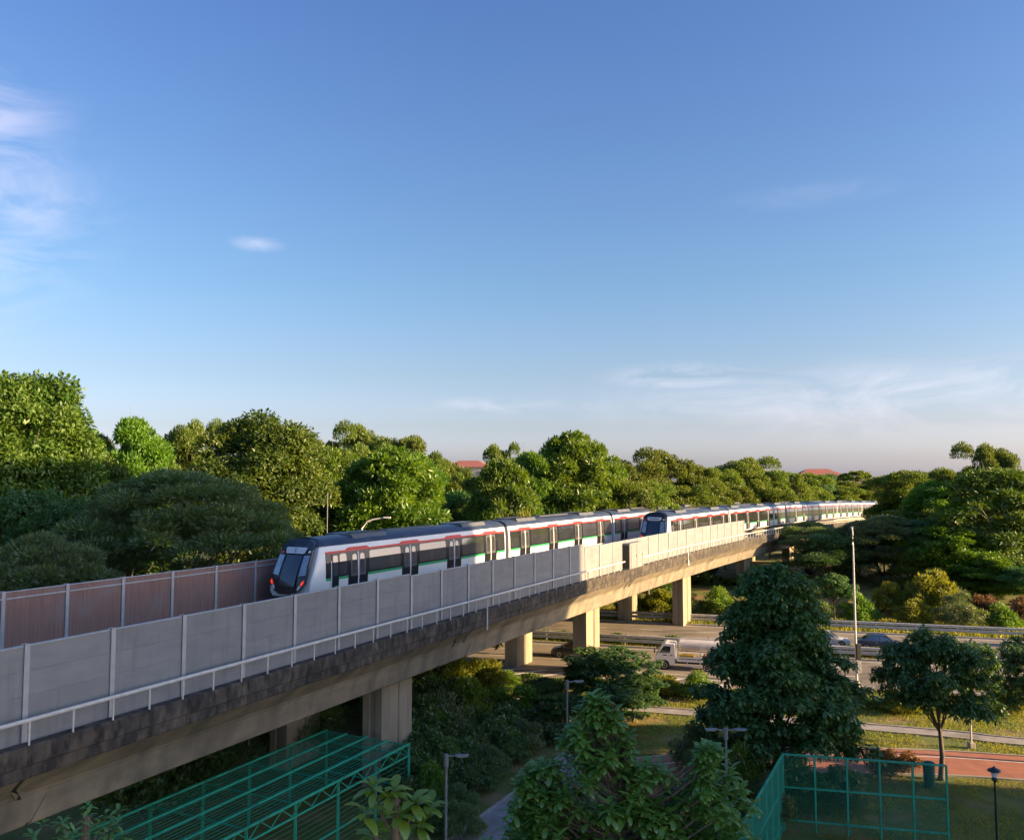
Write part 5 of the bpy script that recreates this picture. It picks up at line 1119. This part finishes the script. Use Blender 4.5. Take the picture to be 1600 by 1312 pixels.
# foreground: whorled-leaf tree, broad-leaf sapling and a sprig
def whorl_tree(name, label, loc, spots, trunk_to, Lf, ratio, m, per=11, bend=0.7, pale=False, seg=4):
    rng = np.random.RandomState(int(abs(loc[0]*31+loc[1]*7))); root = empty(name, loc, 0, label, 'tree')
    B = []; A = []; Hn = []; Ls = []; RN = []
    for (x, y, z) in spots:
        k = per+rng.randint(-3, 4); a0 = rng.rand()*6.28; tilt = rng.normal(size=3)*0.22+np.array([0, 0, 1.0]); tilt /= np.linalg.norm(tilt); tone = rng.rand()
        for i in range(k):
            a = a0+i*2.4; el = 0.75-1.15*(i/k)+rng.normal()*0.12
            d = np.array([math.cos(a)*math.cos(el), math.sin(a)*math.cos(el), math.sin(el)]) + (tilt-np.array([0, 0, 1]))*0.6
            B.append(np.array([x, y, z])-tilt*0.16*(1-i/k)*0 - tilt*0.18*(i/k)); A.append(d); Hn.append(np.array([-math.sin(a)*0, 0, 1.0])); Ls.append(Lf*rng.uniform(0.7, 1.15)); RN.append(0.5*tone+0.5*rng.rand())
    B, A, Ls, RN = np.array(B), np.array(A), np.array(Ls), np.array(RN); Hn = np.tile(np.array([0.02, 0.03, 1.0]), (len(B), 1))
    me = curved_leaf_mesh('crown', B, A, Hn, Ls, Ls*ratio, RN, m, bend=bend, seg=seg); me.polygons.foreach_set('use_smooth', [True]*len(me.polygons)); link('crown', me, root)
    mb = MB(); pr = random.Random(5); top = Vector(trunk_to)
    mb.tube([(0, 0, -loc[2]-0.2), (0.05, 0, -loc[2]*0.5), top], [0.16, 0.13, 0.08], 8)
    for i, s in enumerate(spots):
        if i % 2 == 0:
            s = Vector(s)-Vector((0, 0, 0.12)); st = Vector((0, 0, min(top.z, s.z)-0.5-abs(s.x)*0.4)); mid = st.lerp(s, 0.6)+Vector((0, 0, -0.15))
            mb.tube([st, mid, s], [0.05, 0.03, 0.014], 5)
    mb.build('trunk', M['bark'], root, smooth=True); return root
def spots_whorl():
    rng = np.random.RandomState(8); out = []
    for (cx, apex, base, spread, n) in ((-0.55, 11.15, 5.6, 2.6, 340), (2.3, 9.95, 5.6, 1.9, 220), (-2.0, 9.55, 5.6, 1.7, 160), (0.9, 9.6, 5.6, 2.2, 160)):
        for k in range(n):
            a = rng.rand()*6.283; f = rng.rand()**0.45; q = rng.rand()**0.75; z = apex-(apex-base)*q
            rm = 0.18+spread*min(1.0, (q*1.35))**0.9; out.append((cx+rm*f*math.cos(a), rm*f*math.sin(a)*0.75, z-0.25*f))
    return out
whorl_tree('whorled_leaf_tree', 'leafy tree with whorls of long green leaves at the bottom centre', (2.75, 22.0, 0.0), spots_whorl(), (0.1, 0, 9.6), 0.38, 0.38, L_WHORL, per=12, seg=3)
rb = np.random.RandomState(21)
sp = [(-0.42, 0.0, 10.86), (-0.05, 0.1, 10.75), (0.35, -0.1, 10.62), (0.62, 0.1, 10.45), (-0.55, -0.15, 10.45), (0.1, -0.25, 10.42), (0.45, 0.2, 10.1), (-0.25, 0.2, 10.2), (-0.5, 0.1, 9.9), (0.2, -0.1, 9.8), (0.6, -0.1, 9.7), (-0.1, 0.0, 9.5), (0.4, 0.1, 9.3)]
whorl_tree('broad_leaf_sapling', 'young tree with big pale green paddle-shaped leaves in front of the green cage', (-2.15, 16.0, 0.0), sp, (0, 0, 10.6), 0.40, 0.48, L_BROAD, per=10, bend=0.9, seg=6)
sp = [(rb.uniform(-1.0, 0.9), rb.uniform(-0.6, 0.6), rb.uniform(8.2, 9.35)) for _ in range(26)] + [(0.1, 0, 9.55), (0.45, 0.1, 9.35), (-0.4, 0, 9.25)]
whorl_tree('sprig_tree', 'thin leafy treetop below the viaduct at the bottom left', (-9.2, 18.5, 0.0), sp, (0.1, 0, 9.3), 0.26, 0.32, L_WHORL, per=8)
sp = [(rb.uniform(-0.9, 0.9), rb.uniform(-0.5, 0.5), rb.uniform(7.6, 8.4)) for _ in range(18)]
whorl_tree('sprig_tree', 'small leafy treetop at the bottom edge below the green cage', (-6.1, 18.0, 0.0), sp, (0.0, 0, 8.3), 0.24, 0.32, L_WHORL, per=8)

# grass blades on the verges and lawn
def grass(name, label, poly_fn, n, seed, h, m):
    rng = np.random.RandomState(seed); P = poly_fn(rng, n); q = np.sin(P[:, 0]*0.8+P[:, 1]*0.5)+np.sin(P[:, 0]*0.37-P[:, 1]*1.3+2)+np.sin(P[:, 0]*1.9+1)*np.sin(P[:, 1]*1.7); P = P[q+rng.normal(size=len(q))*0.5 > -0.9]; n = len(P); ax = rng.normal(size=(n, 3))*0.45+np.array([0, 0, 1]); Ln = h*rng.uniform(0.5, 1.3, n)
    rnd = np.clip(0.5+0.35*np.sin(P[:, 0]*0.9)*np.sin(P[:, 1]*1.1)+rng.normal(size=n)*0.25, 0, 1)
    me = leaf_mesh(name, P, ax, rng.normal(size=(n, 3)), Ln, Ln*0.30, rnd, m); o = link(name, me); tag(o, label, 'grass', kind='stuff'); return o
def in_strip(a0, a1, n0, n1, skip=()):
    def fn(rng, n):
        a = rng.uniform(a0, a1, n); q = rng.uniform(n0, n1, n); k = np.ones(n, bool)
        for lo, hi in skip: k &= ~((q > lo) & (q < hi))
        a, q = a[k], q[k]; P = np.stack([a*EX.x+q*EN.x, a*EX.y+q*EN.y, np.full(len(a), -0.01)], 1); k = np.ones(len(P), bool)
        for pts, w in PATHS:
            pts = np.array(pts)
            for p0, p1 in zip(pts[:-1], pts[1:]):
                d = p1-p0; u = np.clip(((P[:, :2]-p0)@d)/max(d@d, 1e-6), 0, 1); k &= np.hypot(*(P[:, :2]-p0-u[:, None]*d).T) > w
        return P[k]
    return fn
grass('verge_grass', 'sunlit yellow-green grass on the verges between the red path and the expressway', in_strip(-24, 34, 55.5, 67.2), 85000, 1, 0.13, L_GRASS)
grass('lawn_grass', 'dark lawn grass behind the green mesh fence', in_strip(-8, 24, 37, 55.5), 75000, 2, 0.11, L_GRASS)
grass('roadside_grass', 'grass strip beside the tall street lamp at the road edge', in_strip(1, 34, 67.2, 72.0), 16000, 6, 0.13, L_GRASS)
grass('bank_grass', 'bright grass on the bank beyond the expressway', in_strip(-55, 45, 97.9, 112), 36000, 3, 0.4, L_GRASS)
grass('median_grass', 'grass strip on the expressway median', in_strip(-40, 60, 83.7, 86.2), 16000, 4, 0.2, L_GRASS)
